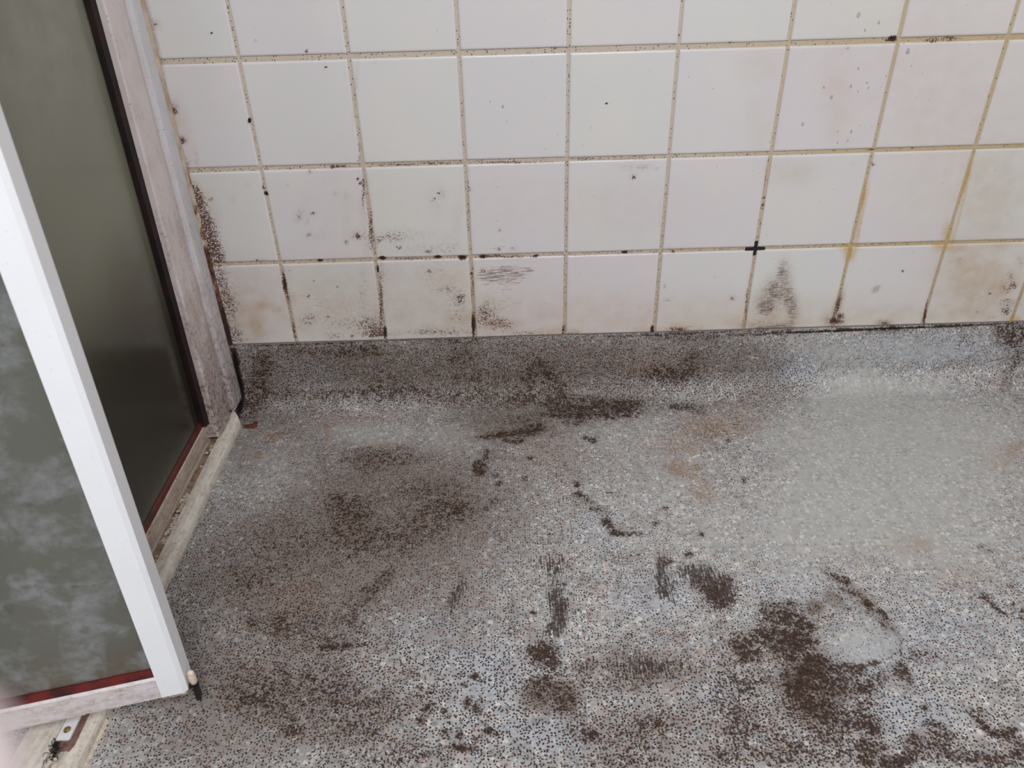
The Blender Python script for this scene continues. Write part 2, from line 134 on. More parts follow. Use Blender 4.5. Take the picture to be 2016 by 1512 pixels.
WALL_STAINS_AND_FALLOFF = {
 's': [(-0.1059,0.5014,116.5,-30.7,-3.7,-130.8,1),(-0.1062,0.4839,150.8,-66.9,-20,-94.9,0.6),(-0.1058,0.4602,114.1,-29.5,-4.5,-153.4,1),(-0.1073,0.4256,134.6,-34.3,-3.3,-111.3,0.8),
  (-0.1149,0.4699,267.9,2,15.9,-72,0.6),(-0.1038,0.4565,136.7,-35.1,-8,-275.2,0.7),(-0.1139,0.4288,224.8,-58,-4.4,-148.8,0.9),(-0.0892,0.4415,268.6,-19.1,10.9,-77.4,0.45),
  (-0.0907,0.4267,224.5,-55.4,-5,-167.1,0.5),(-0.1112,0.416,167.5,-42.8,-9.9,-330.7,0.6),(-0.1105,0.3953,217.7,-9.7,11.9,-66.9,0.9),(-0.1026,0.3874,220.3,-54.6,-6.5,-214.5,0.7),
  (-0.0985,0.3732,131.3,-32.1,-3.9,-127,0.6),(-0.0838,0.3711,218.7,-51.8,-7.7,-253.6,0.8),(-0.1027,0.3654,92,-3.7,8.4,-46.4,0.95),(-0.1055,0.3851,108.3,-4.5,11.8,-66.2,0.8),
  (-0.1015,0.3291,90.5,-3.5,7.2,-39.3,1),(-0.0948,0.3411,71.1,-5,6.7,-45.3,0.55),(-0.0919,0.3205,91.5,-21.5,-1.9,-60.5,0.5),(-0.1009,0.2957,77.9,-3,7.1,-38.1,1),
  (-0.0948,0.2913,62.6,-4.3,7.6,-50.5,0.75),(-0.0891,0.2783,125.7,-28.8,-4.6,-145.5,0.8),(-0.1132,0.2574,175.1,-7.5,7.4,-39.3,1.3),(-0.1008,0.2482,61,-2.3,8.5,-44.9,0.75),
  (-0.0983,0.2168,85.4,-0.2,8.7,-37.9,0.8),(-0.1121,0.2173,172,-7.2,6.3,-32.5,1.3),(-0.111,0.1757,169,-6.8,7.2,-36.6,1.3),(-0.0973,0.1846,66.3,-4.4,5.8,-36.7,0.75),
  (-0.0785,0.2025,86,-5.1,4.4,-28,0.35),(-0.0959,0.1418,74,-16.2,-1.9,-57.4,0.85),(-0.1091,0.147,146.9,-10.4,6.9,-42.7,1.2),(-0.0595,0.155,109.4,22.1,26.2,-58.4,0.45),
  (-0.0508,0.1354,59.1,-11.8,-4.3,-128.5,0.5),(-0.0949,0.1271,29.4,-6.4,-8.7,-255.1,0.7),(-0.0958,0.2699,50.1,-11.6,-9.2,-288.8,0.8),(-0.0318,0.2705,83.5,-16.9,-12.3,-385.6,0.9),
  (0.0413,0.3369,129.1,-22.6,-4.2,-136.7,0.65),(0.0468,0.3464,108.1,-18.8,-3.8,-124.1,0.45),(0.065,0.3443,215.9,-35.6,-6.3,-206.5,0.8),(0.0523,0.3102,255.1,-42.9,-7.5,-240.2,0.8),
  (0.0659,0.3073,57.9,-9.4,-3.7,-119.8,0.4),(-0.0512,0.3702,145.7,-32.3,-4.8,-158.4,0.35),(-0.0238,0.392,189.3,-39.9,-7.8,-258.9,0.4),(0.0554,0.3606,261.1,-44.6,-7.7,-251.6,0.4),
  (0.0543,0.3316,299.4,-155.8,-59.5,-134.5,0.5),(0.0355,0.3902,441.3,-80.5,-13,-431.1,0.7),(0.1284,0.3045,138.5,-41.6,-43,-191.4,1),(0.1248,0.3071,106.1,-14.3,-3.7,-119.9,0.6),
  (0.109,0.295,240.6,47.4,56.9,-167.9,0.8),(0.1142,0.3265,160.6,-22.6,-0.9,-30.5,0.3),(0.1041,0.3741,219,-32.6,-7.7,-255,0.6),(0.1181,0.3705,262.3,-37.3,-4.8,-158.9,0.5),
  (0.1439,0.3337,107.4,-13.7,-0.6,-20.5,0.45),(0.1504,0.292,90.4,-11.1,-1.9,-59.1,0.5),(0.1588,0.296,211.2,-25.1,-9.3,-296.8,0.7),(0.2031,0.3047,21.2,-2.1,-3.1,-99.8,0.5),
  (0.1789,0.2996,50.8,-5.6,-3.1,-99.3,0.55),(0.2325,0.281,21,-1.8,-3.7,-117.2,0.5),(0.1892,0.2849,210.1,-21.9,-9.3,-293.9,1),(0.2352,0.2757,209.3,-17.4,-9.2,-291.7,0.8),
  (0.2629,0.3701,131.1,-9.7,-3.9,-127.3,0.5),(0.2541,0.3545,81.4,-6.3,-1.3,-41.8,0.35),(0.2827,0.3213,128.2,-8.1,-0.9,-30.4,0.35),(0.2688,0.2883,63.1,-4.3,-1.9,-59,0.35),
  (0.0306,0.1662,75.3,25.4,47.3,-84.6,0.6),(0.0592,0.1887,24.2,-3.8,-0.7,-21.6,0.25),(0.0346,0.2052,304.3,-51.2,-11.9,-364.3,1),(0.048,0.2319,410.5,-67.4,-12.1,-373,0.9),
  (0.0838,0.2208,306.4,-45.3,-12,-369.6,0.8),(0.016,0.1543,39.7,-6.8,-2.5,-74.7,0.5),(0.0597,0.1653,299.1,-46.2,-11.7,-352.1,0.8),(0.0952,0.1498,23.8,-3.3,-1.9,-57.9,0.5),
  (0.1287,0.1487,49.5,-6.1,-1.6,-47.4,0.6),(0.1374,0.1368,73.9,-8.9,-3.5,-103.2,0.95),(0.1347,0.1291,39.3,-4.7,-5.8,-170.9,0.9),(0.0946,0.1275,235.4,-32.4,-8.7,-255.9,1),
  (0.0669,0.1295,58.9,-8.8,-4.3,-128.1,0.6),(0.1257,0.2231,122.7,-15.9,-0.6,-18.5,0.35),(0.1723,0.2394,68.6,-7.5,-1.2,-37.6,0.35),(0.1541,0.2221,122.6,-14.3,-0.6,-18.5,0.5),
  (0.186,0.1322,29.5,-2.9,-4.3,-128.6,0.5),(0.2202,0.1359,59.1,-5,-3.5,-103.3,0.5),(0.2536,0.13,23.6,-1.7,-4.3,-128.5,0.7),(0.2721,0.1534,39.7,-2.5,-1.8,-52.4,0.5),
  (0.2745,0.1909,46.5,-2.9,-1.2,-36.1,0.55),(0.2812,0.1925,151.3,-9.1,-3.6,-108.5,0.85),(0.2552,0.2098,76.2,-5.5,-4.5,-137.6,0.5),(0.2369,0.2373,41.1,-3.3,-1.8,-56.4,0.3),
  (0.2531,0.2368,24.7,-1.8,-0.9,-28.2,0.3),(0.2332,0.2419,247.4,-20.5,-9.1,-283,0.7),(0.3144,0.1596,85.2,-3.9,-1.8,-52.8,0.7),(0.3431,0.1415,29.6,-1,-2.5,-74.2,0.75),
  (0.3236,0.18,60.2,-2.5,-1.8,-53.7,0.55),(0.3354,0.1608,45.9,-1.7,-1.8,-52.8,0.5),(0.3189,0.2409,206,-9.3,-6.1,-188.7,0.8),(0.3505,0.2443,148.3,-41.4,-88.9,-271.9,0.8),
  (0.346,0.2774,251.3,-8.4,-7.4,-234.1,0.9),(0.3675,0.2767,157,-3.7,-7.4,-234,0.7),(0.3463,0.3085,254.9,-8.6,-9.4,-301,0.8),(0.352,0.2925,316.3,-9.8,-9.3,-296.6,0.5),
  (0.3066,0.3742,262.8,-14.1,-9.7,-319.7,0.5),(0.3894,0.1254,26.1,-0.3,-6.9,-205.2,0.7),(0.4642,0.1229,83.9,1.5,-8.6,-256.2,0.6),(0.6403,0.1238,45.2,4.2,-6.9,-205.6,1),
  (0.7242,0.1789,171.9,22.5,-5.9,-179.8,0.8),(0.5486,0.4001,44.3,2.7,-4.9,-164.4,0.45),(0.5658,0.4011,94.1,22.8,38.5,-256.1,0.5),(0.5834,0.3976,265.7,20.6,-13,-437.5,0.7),
  (0.5503,0.3848,330.1,20.3,-7.8,-259.2,1.2),(0.5479,0.3871,146.9,8.9,-5.6,-185.6,0.5),(0.6107,0.2046,405.6,33.6,-7.2,-220.3,0.8),(0.7891,0.1571,149,23.5,-4.4,-132.5,0.8),
  (0.9007,0.161,224.9,-19.2,-16.8,-45.4,1),(0.9002,0.1305,98.2,19.9,-4.3,-129.7,1.2),(0.9093,0.1398,118.3,24.5,-3.9,-116.2,1),(0.9145,0.1272,117.7,24.5,-5.8,-172.5,0.7),
  (0.9866,0.1238,97.9,23.3,-8.6,-258.3,1),(1.003,0.1194,39.1,9.6,-11.5,-343.2,0.6),(0.9614,0.1914,213.1,158.5,191.3,-268.6,0.9),(0.9927,0.2184,408,102.4,-12,-373.6,1.3),
  (0.9425,0.22,408.3,93.5,-12,-373.9,0.5),(1.0259,0.1464,395.5,101.8,-8.7,-263.5,0.6),(0.9058,0.3933,441.9,101.8,-13,-437.7,0.9),(0.9039,0.3949,331.7,76.2,-9.8,-328.8,1),
  (0.8734,0.3966,221.3,47.7,-7.8,-263.3,0.3),(0.8319,0.557,359.4,76.1,-8.5,-308.5,0.8),(0.8263,0.5507,477.6,99.5,-14,-510.7,0.6),(0.7715,0.5522,239,43.1,-10.5,-383.3,0.35),
  (1.1377,0.1389,197.1,59.9,-8.7,-262.2,0.8),(1.1707,0.1282,39.2,12.4,-11.5,-346.6,0.5),(1.171,0.18,100.3,32.5,-3.5,-108.7,0.7),(1.1828,0.1869,150.9,49.8,-4.4,-136.7,0.9),
  (1.1718,0.2027,121.6,39.8,-2.6,-79.2,0.7),(1.1778,0.2293,123,41,-2.3,-70.9,0.6),(1.1843,0.1516,74.3,24.2,-2.2,-66.3,0.65),(1.1847,0.1374,118.2,38.3,-4.3,-131,0.8),
  (1.1601,0.1618,29.9,9.4,-1.2,-35.7,0.3),(1.078,0.2369,308.5,89.7,-9.1,-285.1,0.9),(1.0688,0.2177,407.9,115.9,-12,-373.8,0.6),(1.1473,0.1734,300.1,93.8,-11.8,-360.1,1),
  (1.1313,0.3098,318.8,103.5,-9.4,-304.7,0.6),(1.2073,0.1508,148.6,49.8,-1.7,-53,0.4),(0.1902,0.175,20,-2,-0.9,-26.7,0.25),(0.1086,0.1871,24.2,-3.3,-0.9,-26.9,0.3),
  (-0.1003,0.6122,493.2,-136.1,-14.5,-537.5,1.6),(-0.029,0.5997,587.9,-139.1,-17.3,-637.1,1.6),(0.0301,0.6056,491.5,-101.3,-14.4,-534.7,0.8),(0.028,0.5886,584.5,-120.1,-14.3,-525.2,1.1),
  (0.0937,0.5728,362.3,-61.5,-8.5,-310.3,1.2),(0.1175,0.5526,478.1,-74.4,-16.9,-607.9,1.6),(0.1411,0.542,570.6,-81.5,-16.8,-601.6,0.7),(-0.0021,0.4844,429.4,-252.5,-102.4,-246.3,1.7),
  (-0.1117,0.5583,575.4,-157.8,-16.9,-609.5,1.6),(0.0005,0.3772,320.2,19.7,60.6,-260.2,1.7),(-0.0023,0.3859,653.9,-18.4,21.2,-146,1),(0.1396,0.3948,442.2,-59,-13,-433.6,1.6),
  (0.1426,0.3885,440.9,-58.1,-13,-431.1,1.6),(0.1849,0.5566,287.4,-34.9,-8.5,-305.5,0.4),(0.071,0.4083,267.1,-44.6,-7.9,-263.3,0.9),(0.0633,0.2666,208.4,-33.3,-12.3,-384.8,1.8),
  (0.1154,0.4145,67,-9.8,-9.8,-331.3,1),(0.1056,0.4141,267.8,-40.4,-9.8,-331.1,1.3),(0.0406,0.4137,133.9,-24.4,-13.1,-440.9,0.8),(0.1618,0.2677,156.4,-18.1,-9.2,-289.3,1.8),
  (0.2489,0.2667,156.3,-12,-9.2,-289.4,1.6),(0.2871,0.2646,138.8,-8.3,-7.3,-231.2,1.6),(0.3199,0.2645,156.2,-7,-9.2,-289.1,1.6),(0.3432,0.2646,41.6,-1.4,-12.2,-385.7,1),
  (0.4032,0.2635,208.1,-1.6,-12.2,-385.6,1.4),(0.1991,0.2648,20.8,-2.1,-12.2,-385,0.8),(0.3711,0.2628,31.2,-0.7,-12.2,-385.2,0.8),(0.5432,0.2651,178.5,9.8,-12.3,-387,1.8),
  (0.6194,0.2636,312.2,27.8,-12.2,-386.8,1.3),(0.5048,0.493,397.6,16.7,-20.5,-719.4,1.5),(0.4828,0.4612,684.9,21,-20.1,-696.9,1),(0.4829,0.4576,683.7,20.9,-20.1,-694.4,1),
  (0.2576,0.3702,437.1,-33.4,-12.9,-424.4,1.4),(0.2509,0.3625,435.6,-34.6,-12.8,-421.3,1),(0.2467,0.3579,434.6,-35.3,-19.2,-629.2,1),(0.2656,0.3856,660.5,-48.4,-19.4,-645.9,1),
  (0.4318,0.568,240.9,1.4,-14.2,-517,1),(0.4602,0.5672,481.7,9.9,-14.2,-516.8,1),(0.6697,0.5686,361.5,46.7,-14.2,-519.1,1),(0.8919,0.5677,160.6,39.2,-6.1,-222.9,1.7),
  (0.8842,0.5653,240.6,57.7,-14.1,-518.9,1.2),(0.9562,0.5653,36.1,10,-8.5,-311.6,0.75),(0.9466,0.5623,103,28,-14.1,-517.7,1),(0.9714,0.5655,120.3,34.3,-7.1,-259.8,0.9),
  (0.9579,0.4166,223.4,57.7,-19.7,-671.9,1.2),(0.9417,0.4156,134,33.5,-13.1,-447.4,0.7),(0.8968,0.4162,95.7,21.9,-13.1,-447.3,1),(0.7158,0.414,446.3,63.2,-13.1,-445.3,1.2),
  (0.8053,0.4144,669.6,123.6,-19.7,-669,1),(0.199,0.4143,22.3,-2.4,-13.1,-442.1,0.9),(0.2588,0.4148,26.8,-2.1,-13.1,-442.7,0.9),(0.3632,0.4132,13.4,-0.4,-13.1,-442.7,0.9),
  (0.4753,0.4151,33.5,0.9,-13.1,-444.2,0.8),(0.5426,0.4132,22.3,1.3,-13.1,-443.8,0.7),(0.1534,0.5195,351,-73.1,-2,-20.8,0.55),(0.1472,0.4345,338.1,-44.8,-1,-33.8,0.7),
  (0.1462,0.3814,329.6,-42.7,-1,-32.1,0.9),(0.1496,0.3171,319.9,-39.7,-0.9,-30.3,0.9),(0.2992,0.4665,343.4,-20.5,-0.4,-14,0.4),(0.3016,0.3531,325.2,-18,-0.5,-15.7,0.7),
  (0.4485,0.3486,432.7,5.6,-0.5,-15.6,0.6),(0.4502,0.4973,464.9,6.9,-0.5,-16,0.35),(0.1498,0.1857,402.3,-47.1,-0.6,-17.9,0.9),(0.1505,0.1334,295,-33.7,-2.5,-73.5,1.6),
  (0.1524,0.2489,310.2,-37,-4.6,-142.2,1.4),(0.2984,0.143,296.2,-15.3,-1.3,-40,1.6),(0.3007,0.2174,407.9,-21.4,-0.7,-22.2,0.9),(0.3,0.2353,411.1,-21.9,-7.3,-225.3,1.4),
  (0.0001,0.2271,304.1,-7.6,7.4,-47.3,1.5),(-0.0001,0.1907,399.1,-9.9,5.8,-36.7,0.8),(-0.0002,0.1434,391.1,-9.5,5.7,-35.2,1.1),(0.0025,0.2405,103,-19.1,-0.9,-28.2,0.4),
  (0.0065,0.2043,121.7,-21.9,-3,-91,0.6),(0.448,0.1283,294.4,3.4,-2.9,-85.8,1.2),(0.4478,0.2126,407,4.9,-0.9,-27.7,0.5),(0.597,0.1233,293.8,21.8,-3.5,-102.7,1.7),
  (0.7493,0.1659,397.7,37.5,-2,-21.5,0.95),(0.7503,0.3394,430.9,65.8,-2.7,-89,0.6),(0.7507,0.3474,519,79.6,-19.1,-627.5,1.5),(0.7502,0.3353,430.1,65.5,-15.2,-496.4,1.5),
  (0.7475,0.3827,653.9,33.6,-4.4,-32.8,0.8),(1.0499,0.1418,389.3,55.7,-6.6,-36.1,1.3),(1.0494,0.1931,398,58.1,-5.1,-28.3,0.5),(0.5949,0.3198,427,34.2,-0.8,-24.4,0.4),
  (0.9528,0.1152,3.7,0.9,7.9,-633.8,1.4),(0.2017,0.119,2.8,-0.2,3.7,-850.6,1)],
 'q': [(-0.1075,0.5035,139.9,-37,-3.4,-120.1,0.8),(-0.1087,0.4603,136.9,-35.5,-5,-172.6,0.7),(-0.1064,0.6049,288.1,-2.2,3.9,-20.6,0.9),(-0.1105,0.5269,276.7,-2.6,5,-25.4,0.9),
  (-0.1128,0.464,268.2,-2.7,5.9,-28.6,0.9),(-0.1114,0.4122,219.5,-9.9,6,-34,1),(-0.1158,0.3498,159.8,-7.3,4.7,-25.7,1),(0.7973,0.2388,154.4,25.7,-6.1,-189.7,0.5),
  (0.8061,0.201,86.8,14.6,-0.9,-27.5,0.7),(0.7876,0.1879,57.9,-4.8,-11.6,-36.7,0.65),(0.7829,0.1648,45.1,-0.1,-9.3,-41.6,0.6),(0.8249,0.1635,99,29.4,4.4,-34.2,0.7),
  (0.7803,0.1268,23.5,3.6,-3.5,-103.3,0.6),(0.9007,0.161,158.6,-19.1,-17.7,-43.4,0.9),(0.8985,0.1306,65.5,13.2,-2.9,-86.5,0.9),(0.9847,0.1248,73.5,17.5,-5.8,-172.4,0.8),
  (0.9567,0.187,144.2,122.1,132.7,-146.5,1)],
 'h': [(-0.0848,0.2299,100.9,-3,3.7,-19.1,0.6),(0.0375,0.2078,27.1,-4.5,-1.2,-36.5,0.45),(0.0577,0.1794,20.1,-3.1,-1.2,-35.6,0.4),(0.3485,0.1792,20.1,-0.6,-0.9,-26.8,0.55),
  (0.3582,0.229,20.5,-0.6,-1.8,-56.1,0.75),(0.3747,0.2417,30.9,-0.6,-3.6,-113.4,0.6),(0.3259,0.2345,41.1,-1.7,-1.8,-56.3,0.6),(0.3397,0.2793,31.4,-1.1,-4.6,-146.5,0.6),
  (0.4232,0.2792,89.8,0.1,-6.2,-195.6,0.4),(0.6358,0.1268,23.5,2.1,-4.3,-128.8,0.7),(0.6144,0.1797,66.9,5.6,-7.1,-215.6,0.7),(0.7982,0.2237,87.6,14.5,-1.8,-56.2,0.85),
  (0.791,0.1924,55,8.8,-1.5,-45.5,0.9),(0.7794,0.1603,50.4,-8.7,-17,-40.8,0.9),(0.8215,0.1636,74.3,22,3.5,-27,0.9),(0.7981,0.1214,23.5,3.7,-6.9,-205.7,0.9),
  (0.8184,0.1275,47.1,7.9,-4.3,-129.3,0.8),(0.1581,0.1854,20.1,-2.3,-0.9,-26.9,0.4),(0.2511,0.2099,22.7,-9.2,-11.3,-25.1,0.5),(0.005,0.2536,31.1,-5.8,-3.7,-114,0.4)],
 'o': [(-0.1119,0.5603,177.2,-8.7,4.3,-26.3,0.35),(-0.1073,0.4711,54.2,-2.4,3.5,-20.6,0.3),(-0.0967,0.3652,42.9,-1.6,3.9,-21.7,0.3),(-0.0825,0.1841,24.1,-5.2,-0.6,-17.9,0.35),
  (-0.0408,0.1855,46.4,-5.6,7.8,-121.1,0.8),(-0.0452,0.1921,151.3,-30.5,-5.9,-179.9,0.8),(-0.0207,0.182,150.6,-28.7,-5.9,-178.4,0.6),(-0.0604,0.1502,80.6,9.1,17,-48.3,0.7),
  (0.2608,0.2321,30.8,-2.2,-1.8,-56.1,0.25),(0.4234,0.1291,39.3,0,-4.3,-128.7,0.7),(0.3136,0.1425,19.7,-0.9,-1.7,-52,0.5),(0.4659,0.1257,73.5,1.4,-5.8,-171.2,0.8),
  (0.585,0.1237,47,3.3,-5.8,-171.2,0.7),(0.6529,0.1262,29.4,2.9,-3.8,-114.5,0.6),(0.7966,0.1311,19.6,3.1,-2.2,-64.8,0.5),(1.1262,0.1906,16.1,4.9,-0.6,-18.3,0.75),
  (1.0771,0.2456,31,9,-1.2,-38.3,0.4),(1.1286,0.2613,20.8,6.6,-3.7,-116.6,0.4),(1.1178,0.1348,19.7,5.8,-2.2,-65.3,0.3),(0.718,0.5372,35.6,5.4,-1.4,-50.3,0.18),
  (0.7865,0.3854,26.4,4.6,-1.6,-52,0.28),(0.7306,0.454,45.5,6.9,-0.7,-23.1,0.15),(1.0944,0.3449,21.6,6.8,-0.5,-15.7,0.3),(0.8339,0.4864,46.2,9.5,-0.5,-16,0.2),
  (0.5397,0.3297,16.1,0.9,-0.6,-20.5,0.08),(0.2715,0.1439,1.7,-0.1,-0.7,-20.8,0.34),(0.1135,0.2235,3.1,-0.4,-0.6,-18.5,0.24),(0.7773,0.1461,3,0.4,-0.9,-26.2,0.26),  # broad rows: tan dirt that also paints the light's falloff down the wall
  (0.2848,0.3536,2.6,-0.2,-0.6,-20.9,0.1),(1.0371,0.4083,8.3,2.5,-0.1,-4.4,0.2),(0.855,0.5532,7.2,1.6,-0.3,-9.6,0.12),(0.0648,0.225,13.6,-2.1,-0.6,-18.5,0.1),
  (0.1317,0.3582,21.7,-2.9,-0.3,-10.5,0.1),(0.9983,0.1388,13.1,3.2,-2.5,-74.8,0.3),(-0.1003,0.6122,148,-40.8,-4.3,-161.2,0.4)],
 'y': [(0.8999,0.2512,124.2,26.5,-2.6,-82.3,0.9),(0.898,0.2599,69.3,14.8,-9.2,-290.3,0.8),(0.902,0.3428,311.7,-5.6,-17.5,-64.2,0.9),(0.9053,0.3102,409.5,-6.6,-5.7,-20.8,0.6),
  (0.9069,0.2852,411.8,22.2,-6.4,-30.5,0.6),(1.0477,0.2808,125.8,35.6,-1.9,-59.3,0.7),(1.0572,0.3138,410.1,21.8,-5.8,-21.3,0.6),(1.0523,0.3697,315.7,16.5,-11.8,-44.8,0.8),
  (1.0583,0.2549,41.5,11.8,-6.1,-193.1,0.4),(1.0404,0.2615,89.1,24.7,-6.1,-194.2,0.7),(1.2024,0.1224,73.4,24.2,-4.3,-129.4,0.8),(0.6309,0.2684,20.9,2,-12.3,-388.6,0.3)],
}
GLASS_STAINS_AND_REFLECTION = {
 'g': [(-0.1561,0.3674,19,-14.2,-14.7,-34.5,0.35),(-0.1829,0.2586,37.7,-28.3,-23,-41.6,0.5),(-0.1553,0.2434,62.1,-46.8,-41.9,-75.9,0.7),(-0.3241,0.2201,63.5,-47.1,-89.5,-128.3,0.9),
  (-0.3412,0.2583,137,-101.3,-149.7,-225.2,0.9),(-0.3159,0.2415,128.5,-95.3,-174,-261.9,0.8),(-0.2798,0.2903,64,-47.5,-130.9,-226.3,0.7),(-0.2336,0.1656,36.8,-27.7,-80.1,-116.3,0.6),
  (-0.2672,0.1464,17.7,-13.3,-28.4,-38.6,0.45),(-0.218,0.0917,18.6,-14.1,-20.4,-26.9,0.4),(-0.3565,0.2277,84.7,-62.7,-117.8,-164.2,0.7),(-0.2026,0.2695,68.8,-51.5,-17.6,-31.9,0.4),
  (-0.3508,0.1517,15.3,-11.4,-32.5,-40.1,0.4),(-0.209,0.273,9.3,-7,-5.5,-9.9,0.3),(-0.1853,0.1767,12.1,-9.1,-12.3,-19.2,0.3)],
 'b': [(-0.2205,0.13,3.5,-2.6,-4.7,-6.6,1),(-0.3571,0.165,5.7,-4.2,-6.5,-8.2,0.8),(-0.2083,0.2248,4.8,-3.6,-5.7,-9.4,0.7),(-0.1829,0.2586,8.8,-6.6,-5.8,-10.4,0.4),
  (-0.1854,0.3513,11.7,-8.8,-7.9,-17.2,0.3),(-0.3778,0.1155,10.2,-7.6,-13,-14.6,0.8)],
 'f': [(-0.1008,0.6326,24.8,-6.9,-1.4,-20.5,0.5),(-0.2001,0.6367,6.1,-4.5,-1.8,-11.4,0.9),(-0.3166,0.5377,15.8,-11.5,-4.7,-15.7,0.4),(-0.2529,0.6253,15.7,-11.4,-7.1,-40.2,0.3),
  (-0.1857,0.624,10.3,-7.5,-5.2,-31.5,0.3),(-0.0906,0.5664,71.7,5.2,-1.4,-19,0.5)],
}

def paint(rows, U, V, soft=0.45):
    """cover = 1 - prod(1 - blob), blobs fall off smoothly at their rim"""
    out = np.zeros_like(U)
    for cu, cv, a, b, c, d, s in rows:
        p = a*(U-cu)+b*(V-cv); q = c*(U-cu)+d*(V-cv)
        r2 = p*p+q*q
        m = r2 < 4.0
        if not m.any(): continue
        v = s*np.exp(-(r2[m]**1.35)*0.75)
        o = out[m]
        out[m] = np.maximum(np.maximum(o, v), 1-(1-np.minimum(o, 1))*(1-np.minimum(v, 1)) if s <= 1 else 0)
    return out

# ------------------------------------------------------------------ node helper
class N:
    def __init__(s, name):
        s.m = bpy.data.materials.new(name); s.m.use_nodes = True; s.t = s.m.node_tree; s.t.nodes.clear()
        s.out = s.t.nodes.new('ShaderNodeOutputMaterial')
    def n(s, typ, **kw):
        nd = s.t.nodes.new(typ)
        for k, v in kw.items(): setattr(nd, k, v)
        return nd
    def put(s, sock, v):
        if isinstance(v, bpy.types.NodeSocket): s.t.links.new(v, sock)
        elif isinstance(v, (tuple, list)) and len(v) == 3 and sock.type == 'RGBA': sock.default_value = (*v, 1)
        else: sock.default_value = v
    def math(s, op, a, b=0.0, c=None, clamp=False):
        nd = s.n('ShaderNodeMath', operation=op, use_clamp=clamp); s.put(nd.inputs[0], a); s.put(nd.inputs[1], b)
        if c is not None: s.put(nd.inputs[2], c)
        return nd.outputs[0]
    def step(s, x, lo, hi):                       # smoothstep
        nd = s.n('ShaderNodeMapRange', interpolation_type='SMOOTHSTEP'); s.put(nd.inputs[0], x); s.put(nd.inputs[1], lo); s.put(nd.inputs[2], hi)
        return nd.outputs[0]
    def lin(s, x, a, b, c, d, clamp=True):
        nd = s.n('ShaderNodeMapRange'); nd.clamp = clamp
        for i, v in enumerate((x, a, b, c, d)): s.put(nd.inputs[i], v)
        return nd.outputs[0]
    def mix(s, f, a, b, mode='MIX'):
        nd = s.n('ShaderNodeMix', data_type='RGBA', blend_type=mode); s.put(nd.inputs[0], f); s.put(nd.inputs[6], a); s.put(nd.inputs[7], b)
        return nd.outputs[2]
    def attr(s, name):
        return s.n('ShaderNodeAttribute', attribute_name=name).outputs['Fac']
    def noise(s, vec, scale, detail=3, rough=.55, dist=0):
        nd = s.n('ShaderNodeTexNoise'); s.put(nd.inputs['Vector'], vec)
        nd.inputs['Scale'].default_value = scale; nd.inputs['Detail'].default_value = detail
        nd.inputs['Roughness'].default_value = rough; nd.inputs['Distortion'].default_value = dist
        return nd.outputs['Fac'], nd.outputs['Color']
    def voro(s, vec, scale, dims='2D', rand=1.0, feature='F1'):
        nd = s.n('ShaderNodeTexVoronoi', voronoi_dimensions=dims, feature=feature); s.put(nd.inputs['Vector'], vec)
        nd.inputs['Scale'].default_value = scale; nd.inputs['Randomness'].default_value = rand
        return nd.outputs['Distance'], nd.outputs['Color']
    def scale(s, vec, v):
        nd = s.n('ShaderNodeVectorMath', operation='MULTIPLY'); s.put(nd.inputs[0], vec); nd.inputs[1].default_value = v
        return nd.outputs[0]
    def warp(s, vec, scale, amt):
        c = s.noise(vec, scale, 2)[1]
        nd = s.n('ShaderNodeVectorMath', operation='SUBTRACT'); s.put(nd.inputs[0], c); nd.inputs[1].default_value = (.5, .5, .5)
        m = s.n('ShaderNodeVectorMath', operation='MULTIPLY_ADD'); s.put(m.inputs[0], nd.outputs[0]); m.inputs[1].default_value = (amt,)*3; s.put(m.inputs[2], vec)
        return m.outputs[0]
    def red(s, c):
        nd = s.n('ShaderNodeSeparateColor'); s.put(nd.inputs[0], c); return nd.outputs[0], nd.outputs[1], nd.outputs[2]
    def sep(s, v):
        nd = s.n('ShaderNodeSeparateXYZ'); s.put(nd.inputs[0], v); return nd.outputs
    def bump(s, h, strength, dist):
        nd = s.n('ShaderNodeBump'); s.put(nd.inputs['Height'], h); nd.inputs['Strength'].default_value = strength; nd.inputs['Distance'].default_value = dist
        return nd.outputs[0]
    def bsdf(s, color, rough=.5, **kw):
        b = s.n('ShaderNodeBsdfPrincipled'); s.put(b.inputs['Base Color'], color); s.put(b.inputs['Roughness'], rough)
        for k, v in kw.items(): s.put(b.inputs[k.replace('_', ' ')], v)
        return b.outputs[0]
    def done(s, sh):
        s.t.links.new(sh, s.out.inputs[0]); return s.m
def rgb(r, g, b):
    f = lambda c: ((c/255+.055)/1.055)**2.4 if c > 10 else c/255/12.92
    return (f(r), f(g), f(b))

